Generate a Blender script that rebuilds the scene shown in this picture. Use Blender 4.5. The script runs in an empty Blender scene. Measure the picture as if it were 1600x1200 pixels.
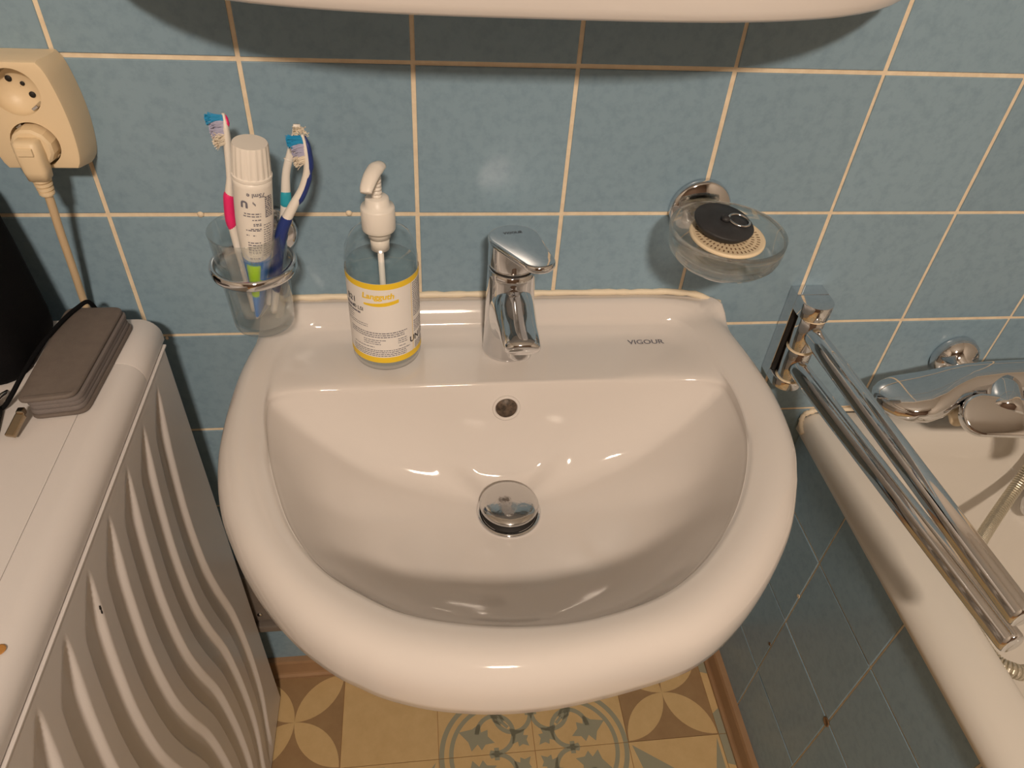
import bpy, bmesh, math, random
from mathutils import Vector, Matrix
random.seed(7)
SC = bpy.context.scene
COL = SC.collection
PI = math.pi

# ------------------------------------------------------------------ camera
cam_d = bpy.data.cameras.new('camera')
cam = bpy.data.objects.new('camera', cam_d)
COL.objects.link(cam)
cam_d.sensor_width = 36.0
cam_d.lens = 36.0 * 1147.27 / 1600.0
cam_d.clip_start = 0.02
_r = Vector((0.9924514, -0.1084000, 0.0573554))
_u = Vector((0.0299791, 0.6679289, 0.7436210))
_f = Vector((0.1189178, 0.7362883, -0.6661367))
M = Matrix(((_r.x, _u.x, -_f.x, 0.301228), (_r.y, _u.y, -_f.y, -0.680410),
            (_r.z, _u.z, -_f.z, 1.297509), (0, 0, 0, 1)))
cam.matrix_world = M
SC.camera = cam

# ------------------------------------------------------------------ world, exposure
w = bpy.data.worlds.new('world')
SC.world = w
w.use_nodes = True
w.node_tree.nodes['Background'].inputs[0].default_value = (1.0, 0.85, 0.7, 1)
w.node_tree.nodes['Background'].inputs[1].default_value = 0.05
SC.view_settings.view_transform = 'Standard'
SC.view_settings.look = 'None'
SC.view_settings.gamma = 1.0
SC.view_settings.use_curve_mapping = False
SC.view_settings.exposure = 0.0
LAMP_POWER = 65.0
LAMP_COLOR = (1.0, 0.812, 0.645)
LAMP_POS = (0.37, -1.93, 2.36)

# ------------------------------------------------------------------ materials
def mat(name, col, rough=0.5, metal=0.0, trans=0.0, ior=1.45, coat=0.0, noise=None, bump=None, col2=None, rnd=0.0, emit=None, spec=None):
    m = bpy.data.materials.new(name)
    m.use_nodes = True
    nt = m.node_tree
    b = nt.nodes['Principled BSDF']
    b.inputs['Base Color'].default_value = (*col, 1)
    b.inputs['Roughness'].default_value = rough
    b.inputs['Metallic'].default_value = metal
    b.inputs['Transmission Weight'].default_value = trans
    b.inputs['IOR'].default_value = ior
    b.inputs['Coat Weight'].default_value = coat
    if spec is not None:
        b.inputs['Specular IOR Level'].default_value = spec
    if emit:
        b.inputs['Emission Color'].default_value = (*emit[0], 1)
        b.inputs['Emission Strength'].default_value = emit[1]
    tc = None
    if noise or bump:
        tc = nt.nodes.new('ShaderNodeTexCoord')
        vec = tc.outputs['Object']
        if rnd:
            oi = nt.nodes.new('ShaderNodeObjectInfo')
            mu = nt.nodes.new('ShaderNodeMath'); mu.operation = 'MULTIPLY'; mu.inputs[1].default_value = 37.0
            nt.links.new(oi.outputs['Random'], mu.inputs[0])
            ad = nt.nodes.new('ShaderNodeVectorMath'); ad.operation = 'ADD'
            nt.links.new(vec, ad.inputs[0]); nt.links.new(mu.outputs[0], ad.inputs[1])
            vec = ad.outputs[0]
    if noise:
        sc, det, lo, hi = noise
        n = nt.nodes.new('ShaderNodeTexNoise')
        n.inputs['Scale'].default_value = sc; n.inputs['Detail'].default_value = det
        n.inputs['Roughness'].default_value = 0.65
        nt.links.new(vec, n.inputs['Vector'])
        r = nt.nodes.new('ShaderNodeValToRGB')
        r.color_ramp.elements[0].position = lo; r.color_ramp.elements[1].position = hi
        c2 = col2 or tuple(c * 0.8 for c in col)
        r.color_ramp.elements[0].color = (*c2, 1); r.color_ramp.elements[1].color = (*col, 1)
        nt.links.new(n.outputs['Fac'], r.inputs['Fac'])
        out = r.outputs['Color']
        if rnd:
            hs = nt.nodes.new('ShaderNodeHueSaturation')
            mr = nt.nodes.new('ShaderNodeMapRange')
            mr.inputs['To Min'].default_value = 1 - rnd; mr.inputs['To Max'].default_value = 1 + rnd
            nt.links.new(oi.outputs['Random'], mr.inputs['Value'])
            nt.links.new(mr.outputs[0], hs.inputs['Value'])
            nt.links.new(out, hs.inputs['Color']); out = hs.outputs['Color']
        nt.links.new(out, b.inputs['Base Color'])
    if bump:
        sc, st = bump
        n2 = nt.nodes.new('ShaderNodeTexNoise'); n2.inputs['Scale'].default_value = sc; n2.inputs['Detail'].default_value = 3
        nt.links.new(vec, n2.inputs['Vector'])
        bp = nt.nodes.new('ShaderNodeBump'); bp.inputs['Strength'].default_value = st; bp.inputs['Distance'].default_value = 0.001
        nt.links.new(n2.outputs['Fac'], bp.inputs['Height'])
        nt.links.new(bp.outputs[0], b.inputs['Normal'])
    return m

M_TILE = mat('blue_tile', (0.235, 0.348, 0.438), 0.25, noise=(95, 10, 0.28, 0.55), col2=(0.195, 0.296, 0.380), rnd=0.04, bump=(30, 0.06))
M_GROUT = mat('cream_grout', (0.84, 0.72, 0.54), 0.9, noise=(60, 4, 0.3, 0.7), col2=(0.70, 0.57, 0.41), bump=(300, 0.4))
M_CERAMIC = mat('white_ceramic', (0.66, 0.625, 0.60), 0.07)
M_ENAMEL = mat('white_enamel', (0.68, 0.65, 0.60), 0.12)
M_WASH = mat('white_lacquer', (0.66, 0.63, 0.62), 0.32, bump=(900, 0.05))
M_CHROME = mat('chrome', (0.72, 0.73, 0.75), 0.05, metal=1.0)
M_CHROME_WORN = mat('worn_chrome', (0.62, 0.62, 0.62), 0.12, metal=1.0, bump=(160, 0.25))
M_DARK = mat('dark_gap', (0.015, 0.013, 0.012), 0.6)
def clear(name, tint, glass_share, rough, ior):
    """clear material: part refracting glass, part straight-through transparency"""
    m = bpy.data.materials.new(name); m.use_nodes = True; nt = m.node_tree
    out = nt.nodes['Material Output']; nt.nodes.remove(nt.nodes['Principled BSDF'])
    t = nt.nodes.new('ShaderNodeBsdfTransparent'); t.inputs[0].default_value = (*tint, 1)
    g = nt.nodes.new('ShaderNodeBsdfGlass') if glass_share > 0 else None
    gl = nt.nodes.new('ShaderNodeBsdfGlossy'); gl.inputs['Roughness'].default_value = rough
    fr = nt.nodes.new('ShaderNodeFresnel'); fr.inputs['IOR'].default_value = ior
    a = nt.nodes.new('ShaderNodeMixShader')
    ge = nt.nodes.new('ShaderNodeNewGeometry'); iv = nt.nodes.new('ShaderNodeMath'); iv.operation = 'SUBTRACT'; iv.inputs[0].default_value = 1.0
    mu = nt.nodes.new('ShaderNodeMath'); mu.operation = 'MULTIPLY'
    nt.links.new(ge.outputs['Backfacing'], iv.inputs[1]); nt.links.new(iv.outputs[0], mu.inputs[0]); nt.links.new(fr.outputs[0], mu.inputs[1])
    nt.links.new(mu.outputs[0], a.inputs[0]); nt.links.new(t.outputs[0], a.inputs[1]); nt.links.new(gl.outputs[0], a.inputs[2])
    res = a
    if g:
        g.inputs['Color'].default_value = (*tint, 1); g.inputs['Roughness'].default_value = rough; g.inputs['IOR'].default_value = ior
        b = nt.nodes.new('ShaderNodeMixShader'); b.inputs[0].default_value = glass_share
        nt.links.new(a.outputs[0], b.inputs[1]); nt.links.new(g.outputs[0], b.inputs[2]); res = b
    nt.links.new(res.outputs[0], out.inputs['Surface'])
    return m
M_GLASS = clear('clear_glass', (0.985, 0.995, 0.99), 0.28, 0.0, 1.38)
M_GLASS_THICK = clear('thick_glass', (0.985, 0.995, 0.99), 0.68, 0.0, 1.45)
M_PLASTIC_CLEAR = clear('clear_plastic', (0.98, 0.985, 0.98), 0.0, 0.12, 1.55)
M_LIQUID = clear('clear_liquid', (0.95, 0.975, 0.975), 0.0, 0.08, 1.45)
M_WHITEPL = mat('white_plastic', (0.80, 0.76, 0.70), 0.38)
M_LABEL = mat('label_paper', (0.80, 0.77, 0.74), 0.45)
M_YELLOW = mat('yellow_print', (0.85, 0.58, 0.03), 0.45)
M_INK = mat('black_ink', (0.04, 0.04, 0.05), 0.5)
M_INKGREY = mat('grey_ink', (0.16, 0.16, 0.20), 0.5)
M_BEIGE = mat('beige_plastic', (0.74, 0.60, 0.40), 0.42)
M_CABLE = mat('beige_cable', (0.68, 0.52, 0.33), 0.5)
M_PINK = mat('pink_rubber', (0.80, 0.03, 0.17), 0.35)
M_NAVY = mat('navy_rubber', (0.018, 0.04, 0.20), 0.4)
M_TEAL = mat('teal_plastic', (0.03, 0.36, 0.48), 0.35)
M_BLUEPRINT = mat('blue_print', (0.03, 0.20, 0.62), 0.35)
M_GREEN = mat('green_print', (0.40, 0.68, 0.03), 0.4)
M_BR_BLUE = mat('blue_bristle', (0.01, 0.26, 0.52), 0.5)
M_BR_GREY = mat('grey_bristle', (0.42, 0.42, 0.58), 0.5)
M_BR_WHITE = mat('cream_bristle', (0.78, 0.70, 0.58), 0.6)
M_RUBBER = mat('black_rubber', (0.022, 0.022, 0.024), 0.55, noise=(60, 3, 0.3, 0.7), col2=(0.035, 0.035, 0.038))
M_SIEVE = mat('cream_plastic', (0.80, 0.66, 0.46), 0.45)
M_WALLET = mat('taupe_leather', (0.150, 0.125, 0.110), 0.6, bump=(700, 0.25), noise=(90, 4, 0.3, 0.7), col2=(0.125, 0.104, 0.092))
M_WALLET2 = mat('grey_zip_tape', (0.17, 0.15, 0.145), 0.75, bump=(900, 0.4))
M_BLACK = mat('black_fabric', (0.005, 0.005, 0.006), 0.8, bump=(800, 0.3), spec=0.12)
M_BAGGREY = mat('grey_edging', (0.20, 0.20, 0.19), 0.6)
M_BRASS = mat('nickel', (0.42, 0.34, 0.24), 0.22, metal=1.0)
M_SKIRT = mat('brown_vinyl', (0.36, 0.22, 0.12), 0.45, noise=(18, 4, 0.3, 0.7), col2=(0.30, 0.18, 0.10))
M_F_CREAM = mat('floor_cream', (0.62, 0.44, 0.22), 0.5, noise=(30, 5, 0.3, 0.7), col2=(0.55, 0.38, 0.18))
M_F_BROWN = mat('floor_brown', (0.34, 0.22, 0.11), 0.5, noise=(30, 5, 0.3, 0.7), col2=(0.29, 0.18, 0.09))
M_F_GREY = mat('floor_grey', (0.30, 0.29, 0.21), 0.5)
M_F_JOINT = mat('floor_joint', (0.34, 0.18, 0.07), 0.7)
M_PAINT2 = mat('darkened_wall', (0.20, 0.13, 0.09), 0.5, noise=(12, 5, 0.3, 0.7))  # unseen wall, dark brown so the chrome mirrors darker and less light bounces
M_PAINT = mat('wall_paint', (0.50, 0.45, 0.39), 0.8, bump=(200, 0.2))
M_CEIL = mat('ceiling_paint', (0.80, 0.78, 0.74), 0.9, bump=(150, 0.1))
M_PIPE = mat('grey_cover', (0.17, 0.145, 0.125), 0.4, noise=(40, 3, 0.3, 0.7))
M_SILICONE = mat('cream_sealant', (0.80, 0.70, 0.54), 0.5, bump=(160, 0.4))
M_RUST = mat('rust_stain', (0.42, 0.20, 0.05), 0.8)
M_HOSE = mat('hose_metal', (0.62, 0.58, 0.48), 0.33, metal=0.75)
M_DIFF = mat('lamp_diffuser', (0.9, 0.9, 0.9), 0.5, emit=((1.0, 0.8, 0.6), 6.0))
M_RED = mat('red_mark', (0.45, 0.01, 0.02), 0.3)
M_RECESS = mat('shaded_recess', (0.12, 0.085, 0.06), 0.5, noise=(220, 4, 0.35, 0.6), col2=(0.03, 0.022, 0.016))  # shade inside the overflow hole put into the colour
M_HOLE = mat('hole_brown', (0.28, 0.16, 0.08), 0.5, noise=(150, 4, 0.3, 0.7), col2=(0.10, 0.06, 0.03))  # dark mottled brown for the joint holes and sieve slots

# ------------------------------------------------------------------ helpers
def link(name, me, m, parent=None, smooth=False, loc=None):
    o = bpy.data.objects.new(name, me)
    COL.objects.link(o)
    if m is not None and len(me.materials) == 0:
        me.materials.append(m)
    if smooth:
        for p in me.polygons:
            p.use_smooth = True
    if parent is not None:
        o.parent = parent
    if loc is not None:
        o.location = loc
    return o

def mesh(verts, faces, name='mesh'):
    me = bpy.data.meshes.new(name)
    me.from_pydata([tuple(v) for v in verts], [], faces)
    bm = bmesh.new(); bm.from_mesh(me)
    bmesh.ops.recalc_face_normals(bm, faces=bm.faces)
    bm.to_mesh(me); bm.free()
    me.update()
    return me

def autosmooth(o, ang=40):
    me = o.data
    for p in me.polygons:
        p.use_smooth = True
    bm = bmesh.new(); bm.from_mesh(me)
    for e in bm.edges:
        if len(e.link_faces) == 2 and e.calc_face_angle(0) > math.radians(ang):
            e.smooth = False
    bm.to_mesh(me); bm.free()

def thing(name, label, cat, loc=(0, 0, 0), group=None):
    o = bpy.data.objects.new(name, None)
    COL.objects.link(o)
    o.empty_display_size = 0.02
    o.location = loc
    o['label'] = label; o['category'] = cat
    if group: o['group'] = group
    return o

def tag(o, label=None, cat=None, group=None, kind=None):
    if label: o['label'] = label
    if cat: o['category'] = cat
    if group: o['group'] = group
    if kind: o['kind'] = kind
    return o

def box_me(x0, x1, y0, y1, z0, z1, bev=0.0, seg=2):
    bm = bmesh.new()
    bmesh.ops.create_cube(bm, size=1.0)
    for v in bm.verts:
        v.co = Vector(((x0 + x1) / 2 + v.co.x * (x1 - x0), (y0 + y1) / 2 + v.co.y * (y1 - y0), (z0 + z1) / 2 + v.co.z * (z1 - z0)))
    if bev > 0:
        bmesh.ops.bevel(bm, geom=list(bm.edges), offset=bev, segments=seg, affect='EDGES', profile=0.6)
    me = bpy.data.meshes.new('box'); bm.to_mesh(me); bm.free()
    return me

def frame_of(d):
    d = Vector(d).normalized()
    a = Vector((0, 0, 1)) if abs(d.z) < 0.9 else Vector((1, 0, 0))
    u = d.cross(a).normalized(); v = u.cross(d).normalized()
    return u, v, d

def loft_me(rings, cap=True, closed=True):
    n = len(rings[0]); vs = []; fs = []
    for r in rings: vs += [Vector(p) for p in r]
    for i in range(len(rings) - 1):
        for j in range(n if closed else n - 1):
            k = (j + 1) % n
            fs.append((i * n + j, i * n + k, (i + 1) * n + k, (i + 1) * n + j))
    if cap:
        fs.append(tuple(range(n))[::-1]); b = (len(rings) - 1) * n
        fs.append(tuple(range(b, b + n)))
    return mesh(vs, fs)

def lathe_me(prof, center=(0, 0, 0), axis=(0, 0, 1), seg=48, cap=True):
    """prof: list of (radius, height along the axis)"""
    u, v, d = frame_of(axis); c = Vector(center); rings = []
    for r, h in prof:
        r = max(r, 1e-5)
        rings.append([c + d * h + (u * math.cos(2 * PI * k / seg) + v * math.sin(2 * PI * k / seg)) * r for k in range(seg)])
    return loft_me(rings, cap)

def catmull(P, n=8):
    P = [Vector(p) for p in P]; Q = []
    for i in range(len(P) - 1):
        a = P[i - 1] if i > 0 else P[i] * 2 - P[i + 1]
        b, c = P[i], P[i + 1]
        d = P[i + 2] if i + 2 < len(P) else P[i + 1] * 2 - P[i]
        for k in range(n):
            t = k / n
            Q.append(0.5 * ((2 * b) + (c - a) * t + (2 * a - 5 * b + 4 * c - d) * t * t + (3 * b - a - 3 * c + d) * t ** 3))
    Q.append(P[-1]); return Q

def tube_me(P, rad, seg=16, flat=1.0, updir=None, cap=True):
    """rad: number or list along P, flat: ratio of the second axis"""
    P = [Vector(p) for p in P]; n = len(P); rings = []
    T0 = (P[1] - P[0]).normalized()
    u = Vector(updir) if updir else frame_of(T0)[0]
    for i in range(n):
        T = (P[min(i + 1, n - 1)] - P[max(i - 1, 0)]).normalized()
        u = (u - T * u.dot(T)).normalized(); v = T.cross(u)
        r = rad[i] if isinstance(rad, (list, tuple)) else rad
        fl = flat[i] if isinstance(flat, (list, tuple)) else flat
        rings.append([P[i] + u * math.cos(2 * PI * k / seg) * r + v * math.sin(2 * PI * k / seg) * r * fl for k in range(seg)])
    return loft_me(rings, cap)

def lerpseq(vals, n):
    out = []
    for i in range(n):
        t = i / (n - 1) * (len(vals) - 1); k = min(int(t), len(vals) - 2); f = t - k
        out.append(vals[k] * (1 - f) + vals[k + 1] * f)
    return out

def prism_me(poly, h, M4=None, bev=0.0, seg=2):
    """poly in xy extruded 0..h in z, then transformed"""
    bm = bmesh.new()
    vs = [bm.verts.new((p[0], p[1], 0)) for p in poly]
    f = bm.faces.new(vs)
    r = bmesh.ops.extrude_face_region(bm, geom=[f])
    for g in r['geom']:
        if isinstance(g, bmesh.types.BMVert): g.co.z = h
    bmesh.ops.recalc_face_normals(bm, faces=bm.faces)
    if bev > 0:
        es = [e for e in bm.edges if abs(e.verts[0].co.z - e.verts[1].co.z) < 1e-6]
        bmesh.ops.bevel(bm, geom=es, offset=bev, segments=seg, affect='EDGES', profile=0.5)
    if M4 is not None: bm.transform(M4)
    me = bpy.data.meshes.new('prism'); bm.to_mesh(me); bm.free()
    return me

def basis(o, ux, uy, uz):
    ux, uy, uz = Vector(ux), Vector(uy), Vector(uz)
    return Matrix(((ux.x, uy.x, uz.x, o[0]), (ux.y, uy.y, uz.y, o[1]), (ux.z, uy.z, uz.z, o[2]), (0, 0, 0, 1)))

def text_geo(s, size, bold=0.0, align='CENTER'):
    cu = bpy.data.curves.new('t', 'FONT'); cu.body = s; cu.size = size
    cu.align_x = align; cu.align_y = 'CENTER'; cu.offset = bold; cu.resolution_u = 3
    o = bpy.data.objects.new('t', cu); COL.objects.link(o)
    dg = bpy.context.evaluated_depsgraph_get()
    me = bpy.data.meshes.new_from_object(o.evaluated_get(dg))
    vs = [v.co.copy() for v in me.vertices]; fs = [tuple(p.vertices) for p in me.polygons]
    bpy.data.objects.remove(o); bpy.data.curves.remove(cu); bpy.data.meshes.remove(me)
    return vs, fs

def sstep(a, b, x):
    t = max(0.0, min(1.0, (x - a) / (b - a))); return t * t * (3 - 2 * t)

def interp(tab, x):
    if x <= tab[0][0]: return tab[0][1]
    for (a, b), (c, d) in zip(tab, tab[1:]):
        if x <= c: return b + (d - b) * (x - a) / (c - a)
    return tab[-1][1]

def smooth_interp(tab, x):
    # Hermite (monotone-ish) interpolation for smooth profiles
    if x <= tab[0][0]: return tab[0][1]
    if x >= tab[-1][0]: return tab[-1][1]
    n = len(tab)
    for i in range(n - 1):
        if x <= tab[i + 1][0]:
            x0, y0 = tab[i]; x1, y1 = tab[i + 1]; h = x1 - x0; s = (y1 - y0) / h
            sp = (y0 - tab[i - 1][1]) / (x0 - tab[i - 1][0]) if i > 0 else s
            sn = (tab[i + 2][1] - y1) / (tab[i + 2][0] - x1) if i + 2 < n else s
            m0 = 0 if sp * s <= 0 else 2 * sp * s / (sp + s)
            m1 = 0 if sn * s <= 0 else 2 * sn * s / (sn + s)
            t = (x - x0) / h
            return (2*t**3-3*t*t+1)*y0 + (t**3-2*t*t+t)*h*m0 + (-2*t**3+3*t*t)*y1 + (t**3-t*t)*h*m1

# ------------------------------------------------------------------ room shell
T = 0.15; X0, Z0 = 0.0, 1.07
XL, XR, YF, ZC = -0.75, 1.62, -2.6, 2.5
wall = tag(link('wall_back', box_me(XL, XR, 0.0014, 0.1, 0.0, 1.67), M_GROUT), 'blue tiled back wall with cream grout lines', 'wall', kind='structure')
tag(link('wall_back_upper', box_me(XL, XR, 0.0, 0.1, 1.67, ZC), M_PAINT), 'painted upper wall above the blue tiles', 'wall', kind='structure')
tag(link('wall_left', box_me(XL - 0.1, XL, YF, 0.1, 0, ZC), M_PAINT), 'painted side wall beyond the washing machine', 'wall', kind='structure')
tag(link('wall_right', box_me(XR, XR + 0.1, YF, 0.1, 0, ZC), M_PAINT), 'painted side wall beyond the bathtub', 'wall', kind='structure')
tag(link('wall_front', box_me(XL, XR, YF - 0.1, YF, 0, ZC), M_PAINT2), 'unseen wall behind the viewer, browned to darken the reflections', 'wall', kind='structure')
tag(link('ceiling', box_me(XL - 0.1, XR + 0.1, YF - 0.1, 0.1, ZC, ZC + 0.1), M_CEIL), 'white painted ceiling', 'ceiling', kind='structure')

def tile_me(w, h, th=0.006, bev=0.0009):
    me = box_me(-w / 2, w / 2, 0.0, th, -h / 2, h / 2)
    bm = bmesh.new(); bm.from_mesh(me)
    es = [e for e in bm.edges if all(v.co.y < 1e-6 for v in e.verts)]
    bmesh.ops.bevel(bm, geom=es, offset=bev, segments=2, affect='EDGES', profile=0.5)
    bm.to_mesh(me); bm.free()
    me.materials.append(M_TILE)
    return me
TILE = tile_me(T - 0.0042, T - 0.0042)
for i in range(-5, 10):
    for j in range(-7, 4):
        xa = X0 + i * T; za = Z0 + j * T
        if za < 0.55 and (xa > 0.84 or xa < -0.2): continue     # hidden behind tub and washing machine
        o = link('wall_tile', TILE, None, wall)
        o.location = (xa + T / 2 + random.uniform(-.0003, .0003), random.uniform(-.0002, .0002), za + T / 2 + random.uniform(-.0003, .0003))
        o.rotation_euler = (random.uniform(-.0012, .0012), random.uniform(-.001, .001), random.uniform(-.0012, .0012))
# small lumps of grout standing proud of the joints
for (x, z, r) in ((0.231, 0.9215, 0.0034), (0.0867, 0.9205, 0.0034), (0.0175, 0.7665, 0.002)):
    me = lathe_me([(r, 0), (r * .95, .0012), (r * .6, .0024), (0.0003, .003)], (x, 0.0012, z), (0, -1, 0), 12)
    link('grout_lump', me, M_GROUT, wall, True)

# floor: printed vinyl laid out as square tiles
P = 0.1633; FX, FY = 0.144, -0.0167
floor = tag(link('floor', box_me(XL, XR, YF, 0.1, -0.05, -0.0015), M_F_JOINT), 'floor of square cream, brown and grey patterned tiles', 'floor', kind='structure')
def arc(cx, cy, r, a0, a1, n):
    return [(cx + r * math.cos(a0 + (a1 - a0) * k / n), cy + r * math.sin(a0 + (a1 - a0) * k / n)) for k in range(n + 1)]
def flat_me(polys, s=P * 0.994):
    """list of polygons in 0..1 tile units -> flat thin mesh"""
    vs = []; fs = []
    for pl in polys:
        b = len(vs); vs += [((x - .5) * s, (y - .5) * s, 0.0) for x, y in pl]
        if len(pl) > 4 and isinstance(pl, tuple):
            n = len(pl) // 2
            for k in range(n - 1): fs.append((b + k, b + k + 1, b + len(pl) - 2 - k, b + len(pl) - 1 - k))
        else: fs.append(tuple(range(b, b + len(pl))))
    me = bpy.data.meshes.new('print'); me.from_pydata(vs, [], fs)
    bm = bmesh.new(); bm.from_mesh(me); bmesh.ops.triangulate(bm, faces=bm.faces)
    for f in bm.faces:
        f.normal_update()
        if f.normal.z < 0: f.normal_flip()
    bm.to_mesh(me); bm.free(); return me
def band(cx, cy, r, wd, a0, a1, n=20):
    return tuple(arc(cx, cy, r + wd / 2, a0, a1, n) + arc(cx, cy, r - wd / 2, a1, a0, n))
def stroke(pts, wd):
    L = []; Rr = []
    for i, p in enumerate(pts):
        a = pts[max(i - 1, 0)]; b = pts[min(i + 1, len(pts) - 1)]
        dx, dy = b[0] - a[0], b[1] - a[1]; l = math.hypot(dx, dy) or 1
        L.append((p[0] - dy / l * wd / 2, p[1] + dx / l * wd / 2)); Rr.append((p[0] + dy / l * wd / 2, p[1] - dx / l * wd / 2))
    return tuple(L + Rr[::-1])
def leaf(cx, cy, ang, s):
    base = [(-1, .0), (-.55, .22), (-.45, .55), (-.15, .32), (.05, .75), (.35, .35), (1.0, 0), (.35, -.35), (.05, -.75), (-.15, -.32), (-.45, -.55), (-.55, -.22)]
    c, n = math.cos(ang), math.sin(ang)
    return [(cx + (x * c - y * n) * s, cy + (x * n + y * c) * s) for x, y in base]
petal = []
for q in range(4):
    a = q * PI / 2
    L = arc(1, 0, 1, PI / 2, PI, 14)      # unit lens between (0,0) and (1,1)
    L2 = arc(0, 1, 1, -PI / 2, 0, 14)
    lens = [(x * .5, y * .5) for x, y in L[::-1]] + [(x * .5, y * .5) for x, y in L2[::-1]][1:-1]
    petal.append([(.5 + (x * math.cos(a) - y * math.sin(a)) * .985, .5 + (x * math.sin(a) + y * math.cos(a)) * .985) for x, y in lens])
PETAL = flat_me(petal)
ros = []
for mirror in (0, 1):
    def mp(pl):
        if not mirror: return pl
        r = [(y, x) for x, y in pl]
        return tuple(r) if isinstance(pl, tuple) else r
    for rr, wd in ((.595, .052), (.495, .046)):
        cx = .38
        # part of the lobe circle on this side of the diagonal
        a1 = PI / 4 + math.asin(max(-1, min(1, cx * math.sin(PI / 4) / rr)))
        ros.append(mp(band(cx, 0, rr, wd, 0, a1)))
    ros.append(mp(band(.40, .20, .195, .046, PI * 0.02, PI * 1.62, 24)))
    ros.append(mp(leaf(.60, .18, .35, .20)))
    ros.append(mp(stroke([(.30, .33), (.34, .40), (.42, .43)], .03)))
    ros.append(mp(stroke([(.92, .50), (.88, .60), (.93, .66), (.86, .72), (.80, .68)], .05)))
    ros.append(mp(leaf(.93, .60, 1.2, .085)))
    ros.append(mp(stroke([(.40, .0), (.40, .06)], .05)))
ros.append(leaf(.15, .15, PI / 4, .14))
ros.append(stroke([(.26, .26), (.42, .42)], .034))
ros.append(leaf(.80, .80, PI / 4, .16))
ros.append(stroke([(.58, .58), (.70, .70)], .05))
ROSE = flat_me(ros)
star = [[(.03, .97), (.55, .50), (.80, .45)][::1], [(.03, .97), (.18, .42), (.55, .50)], [(.97, .03), (.5, .45), (.45, .2)], [(.97, .97), (.80, .45), (.97, .55)]]
STAR = flat_me(star)
EDGE = flat_me([[(0, .0), (.35, .0), (.45, .22), (.30, .42), (0, .22)], [(0, .7), (.25, .62), (.5, .9), (.4, 1), (0, 1)]])
FT = {}
for k, m in (('cream', M_F_CREAM), ('brown', M_F_BROWN)):
    me = box_me(-P / 2 + .0005, P / 2 - .0005, -P / 2 + .0005, P / 2 - .0005, -0.0035, 0.0); me.materials.append(m); FT[k] = me
for me, m in ((PETAL, M_F_CREAM), (ROSE, M_F_GREY), (STAR, M_F_GREY), (EDGE, M_F_GREY)): me.materials.append(m)
# kinds per column / row (row 0 touches the wall)
ROT = {(2, 0): 1, (3, 0): 0, (2, 1): 2, (3, 1): 3}
for i in range(-1, 6):
    for j in range(-1, 15):
        cx = FX + (i - .5) * P; cy = FY - (j + .5) * P
        if cx < -0.1 or cx > 0.95: continue
        key = ((i + 8) % 4, j % 4)
        kind = 'plain'; rot = 0
        if i in (2, 3) and j % 4 in (0, 1): kind = 'rose'; rot = ROT[(i, j % 4)]
        elif i in (0, 4) and j % 4 in (0, 2): kind = 'petal'
        elif i == 4: kind = 'star'
        elif i == 5: kind = 'edge'
        elif i == 1 and j % 4 == 1: kind = 'star'; rot = 1
        elif i in (2, 3) and j % 4 == 2: kind = 'petal'
        o = link('floor_tile', FT['brown' if kind == 'petal' else 'cream'], None, floor); o.location = (cx, cy, 0)
        if kind != 'plain':
            pm = {'rose': ROSE, 'petal': PETAL, 'star': STAR, 'edge': EDGE}[kind]
            q = link('printed_pattern', pm, None, o); q.location = (0, 0, 0.0002); q.rotation_euler = (0, 0, rot * PI / 2)

# skirting
def skirt(name, L, M4, label):
    prof = [(0, 0), (.020, 0), (.020, .006), (.0165, .010), (.015, .014), (.013, .040), (.011, .045), (0, .045)]
    tag(link(name, prism_me(prof, L, M4), M_SKIRT), label, 'skirting', kind='structure')
skirt('baseboard_back', XR - XL - .002, basis((XL + .001, 0.0012, 0.0), (0, -1, 0), (0, 0, 1), (1, 0, 0)), 'brown skirting strip along the foot of the back wall')
skirt('baseboard_right', 1.7, basis((0.8306, -1.72, 0.0), (-1, 0, 0), (0, 0, 1), (0, 1, 0)), 'brown skirting strip along the foot of the tiled tub side')

# tiled side of the tub
apron = tag(link('wall_tub_side', box_me(0.8315, 0.87, -1.72, -0.0005, 0.0, 0.5812), M_GROUT), 'blue tiled apron under the bathtub rim', 'wall', kind='structure')
A_TOP = tile_me(T - .003, .581 - .47 - .0018); A_FULL = tile_me(T - .003, T - .003)
for j in range(12):
    for r in range(4):
        yc = -j * T - T / 2
        if yc - T / 2 < -1.73: continue
        if r == 0: me, zc = A_TOP, (.47 + .581) / 2 + .0008
        else: me, zc = A_FULL, .47 - (r - .5) * T
        o = link('wall_tile', me, None, apron)
        o.rotation_euler = (0, random.uniform(-.001, .001), -PI / 2 + random.uniform(-.003, .003))
        o.location = (0.830 + random.uniform(-.0003, .0003), yc, zc)
for (y, z, r, m) in ((-0.2985, 0.316, .0068, M_HOLE), (-0.148, 0.385, .003, M_GROUT), (-0.146, 0.245, .003, M_HOLE)):
    me = lathe_me([(r, 0), (r, .0008), (r * .75, .0012), (r * .6, .0002), (.0004, .0003)], (.8302, y, z), (-1, 0, 0), 14)
    link('joint_flaw', me, m, apron, True)

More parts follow.
